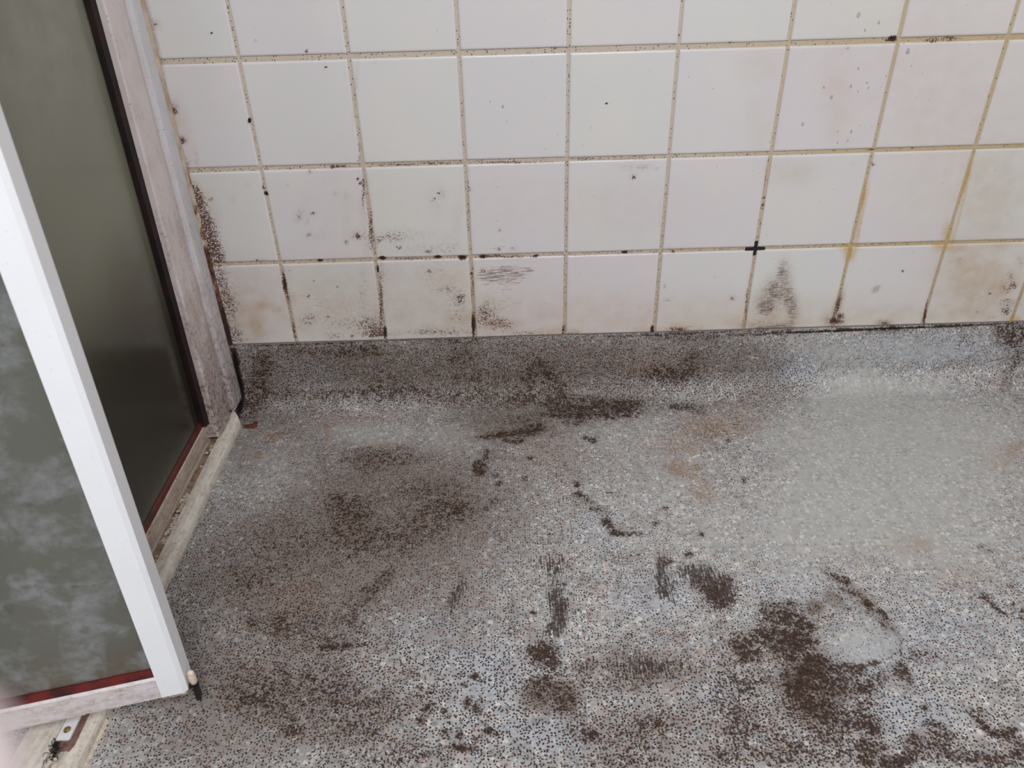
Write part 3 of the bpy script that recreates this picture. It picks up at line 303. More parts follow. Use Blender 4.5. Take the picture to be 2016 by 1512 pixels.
# ------------------------------------------------------------------ materials
def mat_vinyl():
    k = N('speckled_grey_vinyl')
    uv = k.n('ShaderNodeUVMap', uv_map='sheet').outputs[0]
    p = k.warp(uv, 260, .0022)
    base = k.mix(k.step(k.noise(p, 60, 4, .7)[0], .38, .62), rgb(164, 164, 164), rgb(194, 190, 187))
    # vinyl chips: pale, cream, bluish and mid grey flakes
    pc = k.warp(uv, 330, .0035)
    d, c = k.voro(pc, 170); r, g, b = k.red(c)
    chip = k.mix(k.step(g, .3, .7), rgb(224, 216, 206), rgb(222, 222, 228))
    base = k.mix(k.math('MULTIPLY', k.math('MULTIPLY', k.step(r, .58, .66), k.step(d, .45, .28)), .85), base, chip)
    d, c = k.voro(pc, 120); r, g, b = k.red(c)
    base = k.mix(k.math('MULTIPLY', k.math('MULTIPLY', k.step(g, .70, .78), k.step(d, .45, .25)), .8), base, rgb(140, 142, 144))
    base = k.mix(k.math('MULTIPLY', k.math('MULTIPLY', k.step(r, .87, .90), k.step(d, .40, .32)), .9), base, rgb(228, 220, 210))
    base = k.mix(k.math('MULTIPLY', k.math('MULTIPLY', k.step(b, .76, .84), k.step(d, .42, .25)), .45), base, rgb(168, 144, 130))
    base = k.mix(k.math('MULTIPLY', k.attr('c'), .5), base, rgb(182, 190, 204))
    # brown film lying in the sheet's texture
    film = k.attr('b')
    hz = k.noise(uv, 60, 7, .78)[0]
    fl = k.math('MULTIPLY', k.step(k.math('ADD', k.math('MULTIPLY', film, .55), hz), .46, .88), .62, clamp=True)
    base = k.mix(fl, base, rgb(98, 80, 64))
    base = k.mix(k.math('MULTIPLY', k.attr('o'), k.step(hz, .3, .6), clamp=True), base, rgb(150, 112, 78))
    base = k.mix(k.math('MULTIPLY', k.step(k.noise(uv, 26, 6, .7)[0], .42, .70), k.lin(k.attr('f'), 0, 1, .42, .1)), base, rgb(118, 102, 92))
    # printed dots
    dens = k.attr('d')
    pale = k.attr('f')
    d, c = k.voro(p, 290); r, g, b = k.red(c)
    th = k.math('ADD', k.lin(dens, 0, 1, .46, .26), k.lin(k.noise(uv, 42, 3, .6)[0], .35, .65, .26, -.26))
    th = k.math('ADD', th, k.math('MULTIPLY', pale, .68))
    big = k.lin(dens, 0, 1, .34, .40)
    dots = k.math('MULTIPLY', k.step(r, th, k.math('ADD', th, .04)), k.step(d, big, k.math('SUBTRACT', big, .16)))
    d3, c3 = k.voro(p, 520); r3 = k.red(c3)[0]
    faint = k.math('MULTIPLY', k.step(r3, k.math('ADD', .5, k.math('MULTIPLY', pale, .4)), 1.0), k.step(d3, .42, .2))
    dotc = k.mix(k.step(g, .4, .6), rgb(34, 24, 24), rgb(70, 50, 46))
    d2, c2 = k.voro(p, 170); r2, g2, b2 = k.red(c2)
    dots2 = k.math('MULTIPLY', k.step(r2, k.math('ADD', .72, k.math('MULTIPLY', pale, .25)), 1.0), k.step(d2, .24, .14))
    reds = k.math('MULTIPLY', k.step(b2, .86, .88), k.step(d2, .26, .16))
    base = k.mix(k.math('MULTIPLY', reds, k.lin(pale, 0, 1, .75, .1)), base, rgb(140, 58, 52))
    base = k.mix(k.math('MULTIPLY', faint, .75, clamp=True), base, rgb(104, 88, 82))
    base = k.mix(dots, base, dotc)
    base = k.mix(dots2, base, rgb(34, 22, 22))
    # limescale film
    base = k.mix(k.math('MULTIPLY', pale, k.lin(k.noise(uv, 30, 4)[0], .3, .7, .42, .85), clamp=True), base, rgb(176, 175, 169))
    # mould and ground-in dirt
    cl = k.noise(k.warp(uv, 120, .004), 170, 4, .7)[0]
    fine = k.voro(p, 330)[0]
    mixn = k.math('ADD', k.math('MULTIPLY', cl, .78), k.math('MULTIPLY', k.math('SUBTRACT', .75, fine), .34))
    vs = k.noise(k.scale(uv, (1, .09, 1)), 520, 2)[0]
    hs = k.noise(k.scale(uv, (.05, 1, 1)), 480, 2)[0]
    gm0 = k.attr('g')
    gm = k.math('MULTIPLY', gm0, k.lin(k.noise(uv, 75, 4, .7)[0], .36, .64, .58, 1.34))
    def cover(a, n, gain=.62, base_t=.80, w=.09):
        t = k.math('SUBTRACT', base_t, k.math('MULTIPLY', a, gain))
        return k.step(n, t, k.math('ADD', t, w))
    any_ = k.step(gm, .02, .12)
    # mould grows as round colonies that swell and merge where the dirt is thick
    pw = k.warp(uv, 150, .004)
    def colony(sc, gain, off, jit):
        dd, cc = k.voro(pw, sc); rr = k.red(cc)[0]
        R = k.math('MULTIPLY', gm, k.lin(rr, 0, 1, gain*.55, gain*1.25, clamp=False))
        R = k.math('ADD', k.math('SUBTRACT', R, off), k.math('MULTIPLY', k.math('SUBTRACT', cl, .5), jit))
        return k.step(k.math('SUBTRACT', R, dd), -.05, .09)
    C1 = colony(240, .68, .08, .9); C2 = colony(420, .72, .10, .8); C3 = colony(120, .46, .12, 1.3)
    G = k.math('MULTIPLY', k.math('MAXIMUM', k.math('MAXIMUM', C1, k.math('MULTIPLY', C2, .85)), C3), any_)
    V = k.math('MULTIPLY', cover(k.attr('v'), k.math('ADD', k.math('MULTIPLY', vs, .62), k.math('MULTIPLY', cl, .38)), .44, .76), k.step(k.attr('v'), .04, .2))
    H = k.math('MULTIPLY', cover(gm, k.math('ADD', k.math('MULTIPLY', hs, .6), k.math('MULTIPLY', cl, .4)), .26, .78), any_)
    gr = k.math('MAXIMUM', k.math('MAXIMUM', k.math('MULTIPLY', G, .92), k.math('MULTIPLY', V, .85)), k.math('MULTIPLY', H, .45))
    base = k.mix(k.math('MULTIPLY', k.math('POWER', gm, 1.5), .55, clamp=True), base, rgb(100, 80, 66))
    gcol = k.mix(k.step(k.noise(uv, 260, 3, .7)[0], .35, .65), rgb(32, 20, 16), rgb(70, 49, 37))
    base = k.mix(gr, base, gcol)
    black = k.step(gm0, 1.15, 1.5)  # near-black: painted shade of the corner gap, plus the dark tile-foot joint
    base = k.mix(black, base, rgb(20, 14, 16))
    rough = k.lin(k.noise(uv, 25, 3)[0], .3, .7, .45, .65)
    rough = k.math('ADD', rough, k.math('MULTIPLY', gr, .2))
    h = k.math('ADD', k.math('MULTIPLY', k.noise(uv, 600, 2)[0], .5), k.math('MULTIPLY', k.noise(uv, 160, 2)[0], .5))
    return k.done(k.bsdf(base, rough, Normal=k.bump(h, .35, .0008), Specular_IOR_Level=k.lin(pale, 0, 1, .22, .5)))

def grime_on_tile(k, base, pos, top=None):
    """speckled mould, streaks, yellow and tan films painted by the wall's stain attributes"""
    cl = k.noise(k.warp(pos, 120, .003), 190, 4, .72)[0]
    fine = k.voro(k.warp(pos, 300, .002), 420)[0]
    n = k.math('ADD', k.math('MULTIPLY', cl, .75), k.math('MULTIPLY', k.math('SUBTRACT', .75, fine), .4))
    s = k.attr('s')
    t = k.math('SUBTRACT', .85, k.math('MULTIPLY', s, .48))
    S = k.math('MULTIPLY', k.step(n, t, k.math('ADD', t, .1)), k.step(s, .03, .15))
    hh = k.noise(k.scale(pos, (.10, 1, 1)), 520, 3, .6)[0]
    a = k.attr('h'); t = k.math('SUBTRACT', .77, k.math('MULTIPLY', a, .40))
    H = k.math('MULTIPLY', k.step(k.math('ADD', k.math('MULTIPLY', hh, .75), k.math('MULTIPLY', cl, .25)), t, k.math('ADD', t, .12)), k.step(a, .03, .2))
    q = k.math('MULTIPLY', k.attr('q'), k.lin(cl, .35, .6, .25, .8), clamp=True)
    o = k.math('MULTIPLY', k.attr('o'), k.lin(k.noise(pos, 40, 4)[0], .3, .7, .35, .95), clamp=True)
    y = k.math('MULTIPLY', k.attr('y'), k.lin(cl, .3, .6, .5, 1.0), clamp=True)
    base = k.mix(k.math('MULTIPLY', o, 1.15, clamp=True), base, rgb(188, 162, 132))
    base = k.mix(k.math('MULTIPLY', y, .85), base, rgb(190, 150, 62))
    base = k.mix(k.math('MULTIPLY', s, k.lin(cl, .38, .62, .05, .42), clamp=True), base, rgb(158, 130, 116))
    base = k.mix(q, base, rgb(132, 104, 84))
    base = k.mix(k.math('MULTIPLY', H, .72), base, rgb(112, 90, 80))
    dk = k.mix(k.step(s, .9, 1.5), rgb(92, 60, 50), rgb(26, 18, 18))
    base = k.mix(k.math('MULTIPLY', S, k.lin(s, .2, 1.0, .62, .98)), base, dk)
    return base, k.math('MAXIMUM', S, k.math('MULTIPLY', H, .5))

def mat_tile():
    k = N('glazed_white_tile')
    uv = k.n('ShaderNodeUVMap', uv_map='wall').outputs[0]
    tone = k.attr('tone')
    base = k.mix(tone, rgb(215, 213, 210), rgb(216, 209, 211))
    base = k.mix(k.math('MULTIPLY', k.step(k.noise(uv, 7, 2)[0], .45, .7), .35), base, rgb(222, 217, 206))
    # fine speckles all over
    d, c = k.voro(uv, 55); r, g, b = k.red(c)
    sp = k.math('MULTIPLY', k.step(r, .93, .95), k.step(d, k.lin(g, 0, 1, .03, .07), .01))
    base = k.mix(k.math('MULTIPLY', sp, .7), base, rgb(90, 80, 76))
    base, dirt = grime_on_tile(k, base, uv)
    rough = k.math('ADD', k.lin(k.noise(uv, 12, 3)[0], .3, .7, .12, .22), k.math('MULTIPLY', dirt, .4))
    h = k.noise(uv, 30, 2)[0]
    return k.done(k.bsdf(base, rough, Normal=k.bump(h, .15, .0015), Specular_IOR_Level=.5))

def mat_grout():
    k = N('stained_grout')
    uv = k.n('ShaderNodeUVMap', uv_map='wall').outputs[0]
    x, yy, z = k.sep(uv)
    ye = k.step(x, .45, 1.1)
    a = k.mix(k.noise(uv, 60, 4)[0], rgb(204, 190, 172), rgb(190, 178, 164))
    b = k.mix(k.noise(uv, 40, 3)[0], rgb(194, 174, 132), rgb(182, 164, 134))
    base = k.mix(ye, a, b)
    low = k.step(yy, .5, .1)
    d, c = k.voro(k.warp(uv, 200, .002), 330); r, g, bb = k.red(c)
    dirtx = k.step(x, .95, .3)
    th = k.math('SUBTRACT', k.lin(dirtx, 0, 1, .93, .80), k.math('MULTIPLY', low, .1))
    dots = k.math('MULTIPLY', k.step(r, th, k.math('ADD', th, .03)), k.step(d, .36, .16))
    cl = k.noise(uv, 220, 4, .7)[0]
    base = k.mix(k.math('MULTIPLY', k.step(k.math('ADD', cl, k.math('MULTIPLY', low, .12)), .52, .72), .55), base, rgb(140, 112, 92))
    base = k.mix(dots, base, rgb(56, 38, 34))
    base, dirt = grime_on_tile(k, base, uv)
    h = k.noise(uv, 500, 3)[0]
    return k.done(k.bsdf(base, .8, Normal=k.bump(h, .6, .001)))

def mat_paint(name, clean, dirty=0.5, lowz=0.55, streak_axis=2, cream=(214, 206, 190), speck=.5):
    """white enamelled metal with brown water-borne dirt, heavier towards its foot"""
    k = N(name)
    ob = k.n('ShaderNodeTexCoord').outputs['Object']
    geo = k.n('ShaderNodeNewGeometry').outputs['Position']
    z = k.sep(geo)[2]
    h = k.lin(z, 0, lowz, 1, 0)
    sc = [1, 1, 1]; sc[streak_axis] = .12
    st = k.noise(k.scale(ob, tuple(sc)), 190, 4, .65)[0]
    cl = k.noise(k.warp(ob, 90, .004), 150, 5, .72)[0]
    bigp = k.noise(ob, 16, 3)[0]
    base = k.mix(k.math('MULTIPLY', k.step(bigp, .4, .65), dirty, clamp=True), clean, rgb(*cream))
    lvl = k.math('ADD', k.math('MULTIPLY', k.math('POWER', h, 1.5), .27*dirty/.5), k.math('MULTIPLY', bigp, .16*dirty/.5))
    n = k.math('ADD', k.math('MULTIPLY', st, .5), k.math('MULTIPLY', cl, .5))
    base = k.mix(k.math('MULTIPLY', k.step(k.math('ADD', n, lvl), .60, .86), .50, clamp=True), base, rgb(140, 112, 98))
    d, c = k.voro(ob, 260, '3D'); r, g, b = k.red(c)
    base = k.mix(k.math('MULTIPLY', k.math('MULTIPLY', k.step(r, .9, .93), k.step(d, .35, .15)), speck), base, rgb(74, 48, 40))
    base = k.mix(k.math('MULTIPLY', k.step(k.math('ADD', cl, lvl), .80, .95), .8*min(1, dirty*1.6)), base, rgb(84, 58, 46))
    return k.done(k.bsdf(base, .38, Normal=k.bump(cl, .2, .0008)))

def mat_plain(name, col, rough=.5, var=.15, vs=80, metallic=0.0, dark=None, **kw):
    k = N(name)
    ob = k.n('ShaderNodeTexCoord').outputs['Object']
    n = k.noise(ob, vs, 4, .6)[0]
    d = dark if dark else tuple(c*(1-var*2.2) for c in col)
    base = k.mix(k.step(n, .4, .68), col, d)
    return k.done(k.bsdf(base, rough, Metallic=metallic, **kw))

def mat_glass(name, fixed):
    """pressed obscure glass, grey-green, with soap film and brown mould on its face"""
    k = N(name)
    ob = k.n('ShaderNodeTexCoord').outputs['Object']
    if fixed:
        base = rgb(138, 138, 120)
        n = k.noise(ob, 9, 4, .6, .5)[0]
        base = k.mix(k.math('MULTIPLY', k.step(n, .42, .68), .5), base, rgb(140, 134, 112))
        film = k.math('MULTIPLY', k.attr('f'), k.lin(k.noise(ob, 22, 4)[0], .3, .7, .2, 1), clamp=True)
        base = k.mix(k.math('MULTIPLY', film, .6), base, rgb(168, 166, 154))  # soap film, also painting the paler reflection high on the pane
        base = k.mix(k.math('MULTIPLY', k.attr('b'), .97, clamp=True), base, rgb(36, 28, 16))  # brown dirt, also painting the darker reflection low on the pane
        cl = k.noise(k.scale(ob, (1, 1, .6)), 130, 5, .7)[0]
        g = k.attr('g'); t = k.math('SUBTRACT', .86, k.math('MULTIPLY', g, .4))
        G = k.math('MULTIPLY', k.step(cl, t, k.math('ADD', t, .12)), k.step(g, .03, .2))
        base = k.mix(k.math('MULTIPLY', G, .8), base, rgb(34, 24, 14))
        rough = k.lin(k.noise(ob, 40, 4)[0], .3, .7, .16, .26)
        hgt = k.noise(ob, 60, 2)[0]; bs = .06
        body = k.bsdf(base, rough, Normal=k.bump(hgt, bs, .002), Transmission_Weight=.12, IOR=1.5, Specular_IOR_Level=.5)
    else:
        n = k.noise(k.warp(ob, 30, .012), 22, 7, .66, .15)[0]
        st = k.noise(k.scale(ob, (.7, .7, 1)), 90, 5, .65)[0]
        base = k.mix(k.step(k.sep(k.n('ShaderNodeNewGeometry').outputs['Position'])[2], .07, .16), rgb(106, 96, 82), rgb(110, 110, 102))
        f = k.math('MULTIPLY', k.step(n, .44, .66), k.lin(st, .3, .6, .55, 1))
        base = k.mix(k.math('MULTIPLY', f, .62), base, rgb(164, 168, 172))
        base = k.mix(k.math('MULTIPLY', k.step(k.noise(ob, 45, 5, .7)[0], .56, .72), .4), base, rgb(66, 62, 52))
        body = k.bsdf(base, .32, Normal=k.bump(st, .08, .001), Transmission_Weight=.15, IOR=1.5)
    return k.done(body)

M = {}
M['vinyl'] = mat_vinyl(); M['tile'] = mat_tile(); M['grout'] = mat_grout()
M['stile'] = mat_paint('dirty_white_enamel', rgb(222, 211, 210), .54, .58, 2, (212, 196, 190), .6)
M['channel'] = mat_paint('white_wall_channel_enamel', rgb(220, 218, 222), .52, .45, 2, (214, 210, 208), .5)
M['sill'] = mat_paint('cream_threshold_enamel', rgb(228, 221, 210), .30, .30, 1, (206, 192, 168), .6)
M['rail'] = mat_paint('grubby_rail_enamel', rgb(214, 200, 188), .40, .30, 1, (186, 166, 146), .6)
M['door'] = mat_paint('white_door_enamel', rgb(248, 249, 253), .10, .12, 2, (232, 226, 214), .08)
M['door_rail'] = mat_paint('stained_door_rail_enamel', rgb(224, 218, 222), .42, .16, 0, (216, 200, 186), .4)
M['groove'] = mat_plain('dirt_filled_groove', rgb(156, 132, 110), .85, .3, 90, dark=rgb(92, 70, 54))
M['caulk'] = mat_plain('old_white_sealant', rgb(214, 204, 188), .7, .15, 160, dark=rgb(176, 156, 134))
M['gasket'] = mat_plain('dark_red_gasket', rgb(104, 26, 24), .42, .3, 40, dark=rgb(52, 14, 16))
M['gasket_dark'] = mat_plain('blackened_red_gasket', rgb(40, 18, 20), .5, .3, 30, dark=rgb(20, 12, 14))
M['black'] = mat_plain('black_plastic', rgb(30, 24, 26), .5, .2)
M['mould'] = mat_plain('black_hair_and_mould', rgb(26, 20, 20), .8, .3)
M['ivory'] = mat_plain('ivory_plastic_roller', rgb(228, 208, 194), .4, .08, 120, dark=rgb(190, 164, 146))
M['rust'] = mat_plain('rusty_metal', rgb(112, 66, 48), .7, .3, 200, dark=rgb(60, 32, 26))
M['brownpl'] = mat_plain('brown_pivot_guide', rgb(128, 96, 88), .6, .15, 120, dark=rgb(96, 64, 56))
M['plate'] = mat_plain('white_pivot_plate', rgb(232, 230, 232), .35, .03)
M['brass'] = mat_plain('tarnished_brass_screw', rgb(206, 180, 130), .35, .1, 200, metallic=.8, dark=rgb(150, 120, 80))
M['screenglass'] = mat_glass('obscure_glass_fixed', True)
M['doorglass'] = mat_glass('obscure_glass_door', False)
M['hair'] = mat_plain('brown_hair', rgb(120, 84, 52), .5, .1)
M['plaster'] = mat_plain('painted_plaster', rgb(214, 212, 206), .8, .03, 6)
def mat_water():
    k = N('clear_water'); b = k.bsdf((1, 1, 1), .02, Transmission_Weight=1.0, IOR=1.33); return k.done(b)
M['water'] = mat_water()
def mat_skin():
    k = N('pale_pink_skin'); ob = k.n('ShaderNodeTexCoord').outputs['Object']
    base = k.mix(k.noise(ob, 140, 4)[0], rgb(255, 244, 246), rgb(255, 232, 236))
    b = k.bsdf(base, .5, Subsurface_Weight=.35, Subsurface_Scale=.01)
    return k.done(b)
M['skin'] = mat_skin()
M['nail'] = mat_plain('fingernail', rgb(246, 206, 198), .25, .03)

# ------------------------------------------------------------------ object helpers
def link(name, me, mats, parent=None):
    o = bpy.data.objects.new(name, me); COL.objects.link(o)
    for m in (mats if isinstance(mats, (list, tuple)) else [mats]): me.materials.append(m)
    if parent: o.parent = parent
    return o
def tag(o, label, cat, group=None):
    o['label'] = label; o['category'] = cat
    if group: o['group'] = group
    return o
def struct(o): o['kind'] = 'structure'; return o
def empty(name, loc=(0, 0, 0), rz=0):
    o = bpy.data.objects.new(name, None); COL.objects.link(o); o.location = loc; o.rotation_euler = (0, 0, rz)
    o.empty_display_size = .03; return o
def from_bm(name, bm, mats, parent=None, smooth=False, bevel=0, seg=2):
    if bevel:
        bmesh.ops.bevel(bm, geom=[e for e in bm.edges if len(e.link_faces) == 2 and e.calc_face_angle(0) > .5], offset=bevel, segments=seg, affect='EDGES', profile=.6)
    bmesh.ops.recalc_face_normals(bm, faces=bm.faces)
    me = bpy.data.meshes.new(name); bm.to_mesh(me); bm.free()
    for p in me.polygons: p.use_smooth = smooth
    return link(name, me, mats, parent)
def prism(bm, pts, z0, z1, f=None):
    """pts in the section plane; f maps (a, b, t) to 3D, default (x, y, z=t)"""
    f = f or (lambda a, b, t: (a, b, t))
    lo = [bm.verts.new(f(a, b, z0)) for a, b in pts]; hi = [bm.verts.new(f(a, b, z1)) for a, b in pts]
    n = len(pts)
    for i in range(n): bm.faces.new((lo[i], lo[(i+1) % n], hi[(i+1) % n], hi[i]))
    bm.faces.new(lo[::-1]); bm.faces.new(hi)
def box(bm, x0, x1, y0, y1, z0, z1):
    prism(bm, [(x0, y0), (x1, y0), (x1, y1), (x0, y1)], z0, z1)
def grid_mesh(name, P, UV, uvname, attrs, mats, flip=False, tile_mat=0):
    """P: (ny, nx, 3) array"""
    ny, nx, _ = P.shape
    me = bpy.data.meshes.new(name)
    idx = np.arange(nx*ny).reshape(ny, nx)
    a, b, c, d = idx[:-1, :-1].ravel(), idx[:-1, 1:].ravel(), idx[1:, 1:].ravel(), idx[1:, :-1].ravel()
    F = np.stack([a, b, c, d] if not flip else [a, d, c, b], 1)
    raw_mesh(me, P.reshape(-1, 3), F, UV.reshape(-1, 2), uvname, {k: v.ravel() for k, v in attrs.items()})
    return me
def raw_mesh(me, V, F, UV, uvname, attrs):
    me.vertices.add(len(V)); me.vertices.foreach_set('co', np.ascontiguousarray(V, dtype=np.float32).ravel())
    nf = len(F); me.loops.add(nf*4); me.loops.foreach_set('vertex_index', np.ascontiguousarray(F, dtype=np.int32).ravel())
    me.polygons.add(nf); me.polygons.foreach_set('loop_start', np.arange(0, nf*4, 4, dtype=np.int32))
    me.polygons.foreach_set('loop_total', np.full(nf, 4, dtype=np.int32))
    me.update(calc_edges=True)
    me.polygons.foreach_set('use_smooth', np.ones(nf, dtype=bool))
    uvl = me.uv_layers.new(name=uvname); uvl.data.foreach_set('uv', np.ascontiguousarray(UV[F.ravel()], dtype=np.float32).ravel())
    for k, v in attrs.items():
        at = me.attributes.new(k, 'FLOAT', 'POINT'); at.data.foreach_set('value', np.ascontiguousarray(v, dtype=np.float32))

# ------------------------------------------------------------------ floor: one vinyl sheet coved up the wall
RC = .04; TB = .1188
def build_floor():
    xs = np.unique(np.round(np.concatenate([np.arange(-1.3, -.2, .05), np.arange(-.2, 1.26, .0026), np.arange(1.26, 1.62, .04)]), 5))
    ss = np.unique(np.round(np.concatenate([np.array([-RC*PI/2-(TB-RC)]), np.arange(-RC*PI/2-(TB-RC), .80, .0026), np.arange(.80, 2.6, .06)]), 5))
    S, X = np.meshgrid(ss, xs, indexing='ij')
    th = np.clip(-S/RC, 0, PI/2)
    Y = np.where(S >= 0, -S-RC, -RC+RC*np.sin(th)); Z = np.where(S >= 0, 0, RC-RC*np.cos(th))
    up = S < -RC*PI/2
    Y = np.where(up, 0, Y) - .0004; Z = np.where(up, RC+(-S-RC*PI/2), Z)
    # the sheet is a little uneven
    Z = Z + .0006*np.sin(X*9+1)*np.sin(S*11)*(S > 0)
    P = np.stack([X, Y, Z], -1)
    at = {k: paint(FLOOR_STAINS_AND_SHADE.get(k, []), X, S) for k in 'gbvofcd'}
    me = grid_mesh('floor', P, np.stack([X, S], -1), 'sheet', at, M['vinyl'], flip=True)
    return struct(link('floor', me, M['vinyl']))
build_floor()

# ------------------------------------------------------------------ tiled wall
ROWS = [(.1190, .2625), (.2675, .4120), (.4177, .5617), (.5683, .7130), (.7180, .8620), (.8680, 1.012), (1.018, 1.162), (1.168, 1.312), (1.318, 1.462), (1.468, 1.612), (1.618, 1.762), (1.768, 1.912)]
def build_wall():
    Vs, Fs, UVs, As, Mi = [], [], [], {k: [] for k in ('s', 'h', 'q', 'o', 'y', 'tone')}, []
    off = 0
    def add(P, UV, tone, mi, dense=True):
        nonlocal off
        ny, nx, _ = P.shape
        idx = np.arange(nx*ny).reshape(ny, nx)+off
        F = np.stack([idx[:-1, :-1].ravel(), idx[:-1, 1:].ravel(), idx[1:, 1:].ravel(), idx[1:, :-1].ravel()], 1)
        Vs.append(P.reshape(-1, 3)); Fs.append(F); UVs.append(UV.reshape(-1, 2)); off += nx*ny
        for k in 'shqoy':
            As[k].append(paint(WALL_STAINS_AND_FALLOFF.get(k, []), UV[..., 0], UV[..., 1]).ravel() if dense else np.zeros(nx*ny))
        As['tone'].append(np.full(nx*ny, tone)); Mi.append(np.full(len(F), mi, dtype=np.int32))
    rng = np.random.RandomState(3)
    for r, (z0, z1) in enumerate(ROWS):
        for i in range(-9, 11):
            x0 = i*.15+.0020+rng.uniform(-.0004, .0004); x1 = (i+1)*.15-.0020+rng.uniform(-.0004, .0004)
            a0, a1 = z0+rng.uniform(-.0004, .0004)*(r > 0), z1+rng.uniform(-.0004, .0004)
            dense = r < 4 and -2 < i < 9
            n = 58 if dense else 6
            e = np.array([0, .0003, .0008, .0016])
            def axis(lo, hi): return np.concatenate([lo+e, np.linspace(lo+.0016, hi-.0016, n)[1:-1], (hi-e)[::-1]])
            gx, gz = axis(x0, x1), axis(a0, a1)
            Zg, Xg = np.meshgrid(gz, gx, indexing='ij')
            dd = np.minimum(np.minimum(Xg-x0, x1-Xg), np.minimum(Zg-a0, a1-Zg))
            drop = .0030*(1-np.clip(dd/.0016, 0, 1))**2.2
            tx, tz = rng.uniform(-.003, .003), rng.uniform(-.003, .003)
            Yg = drop+tx*(Xg-(x0+x1)/2)+tz*(Zg-(a0+a1)/2)
            if rng.rand() < 10: Yg = Yg - .0
            add(np.stack([Xg, Yg, Zg], -1), np.stack([Xg, Zg], -1), rng.rand(), 0, dense)
    # grout bed: strips between the tiles are parts of one sheet just behind the glaze
    gx = np.concatenate([np.arange(-1.36, -.2, .05), np.arange(-.2, 1.32, .0030), np.arange(1.35, 1.66, .05)])
    gz = np.concatenate([np.arange(.1187, .62, .0022), np.arange(.63, 1.93, .04)])
    Zg, Xg = np.meshgrid(gz, gx, indexing='ij')
    add(np.stack([Xg, np.full_like(Xg, .0019), Zg], -1), np.stack([Xg, Zg], -1), 0, 1)
    me = bpy.data.meshes.new('wall_back')
    raw_mesh(me, np.concatenate(Vs), np.concatenate(Fs), np.concatenate(UVs), 'wall', {k: np.concatenate(v) for k, v in As.items()})
    o = link('wall_back', me, [M['tile'], M['grout']])
    me.polygons.foreach_set('material_index', np.concatenate(Mi)); me.update()
    struct(o)
build_wall()
bm = bmesh.new(); box(bm, -1.36, 1.66, .004, .10, -.02, 1.95)
struct(from_bm('wall_back', bm, M['plaster']))
bm = bmesh.new(); box(bm, 1.62, 1.70, -2.6, .004, -.02, 1.95)
struct(from_bm('wall_right', bm, M['plaster']))  # unseen right side of the room, added to bounce light
bm = bmesh.new(); box(bm, -1.38, -1.30, -2.6, .004, -.02, 1.95)
struct(from_bm('wall_left', bm, M['plaster']))

# ------------------------------------------------------------------ fixed shower screen (left)
LEAN = .026/.58              # the screen stands slightly out of plumb
def lean(x, y, z):
    return (x, y + (.37-z)*-LEAN*(-y/.115)**.5 if y < 0 else y, z)
screen = tag(empty('shower_screen', (-.125, -.35, 0)), 'fixed white framed shower screen with dark obscure glass against tiled wall', 'shower screen')
def local(o, root):
    o.matrix_parent_inverse = Matrix.Translation(-Vector(root.location)) if not any(root.rotation_euler) else root.matrix_basis.inverted()
    return o
ZT = 1.85
def band(name, pts, z0, z1, mat, parent, bevel=.0006, fn=lean, nz=2):
    bm = bmesh.new(); prism(bm, pts, z0, z1, fn)
    o = from_bm(name, bm, mat, parent, bevel=bevel); return o
def P(o): return local(o, screen)
P(band('wall_channel', [(-.150, .0), (-.150, -.034), (-.1135, -.038), (-.1115, -.036), (-.1105, -.008), (-.1135, 0)], .018, ZT, M['channel'], screen))
P(band('stile', [(-.152, -.034), (-.152, -.112), (-.1165, -.112), (-.1140, -.110), (-.1125, -.062), (-.1135, -.0575), (-.1185, -.0565), (-.1185, -.040), (-.120, -.034)], .022, ZT, M['stile'], screen))
def mat_bead():
    k = N('mouldy_silicone'); pos = k.n('ShaderNodeNewGeometry').outputs['Position']; z = k.sep(pos)[2]
    n = k.noise(k.scale(pos, (1, 1, .35)), 110, 5, .7)[0]
    base = k.mix(k.step(n, .35, .65), rgb(196, 182, 164), rgb(168, 146, 124))
    lv = k.math('ADD', k.lin(z, .08, .52, .42, -.20), n)
    base = k.mix(k.step(lv, .50, .62), base, rgb(112, 72, 52))
    base = k.mix(k.step(lv, .64, .76), base, rgb(46, 22, 18))
    return k.done(k.bsdf(base, .6))
P(band('silicone_bead', [(-.1125, .0012), (-.1125, -.0040), (-.1100, -.0034), (-.1072, -.0016), (-.1062, .0012)], .12, ZT, mat_bead(), screen, bevel=0, fn=lambda x, y, z: (x+.0006*math.sin(z*60), y, z)))
P(band('lip', [(-.1150, -.0376), (-.1150, -.0384), (-.1110, -.0384), (-.1107, -.0376)], .024, ZT, M['channel'], screen, bevel=.0003))
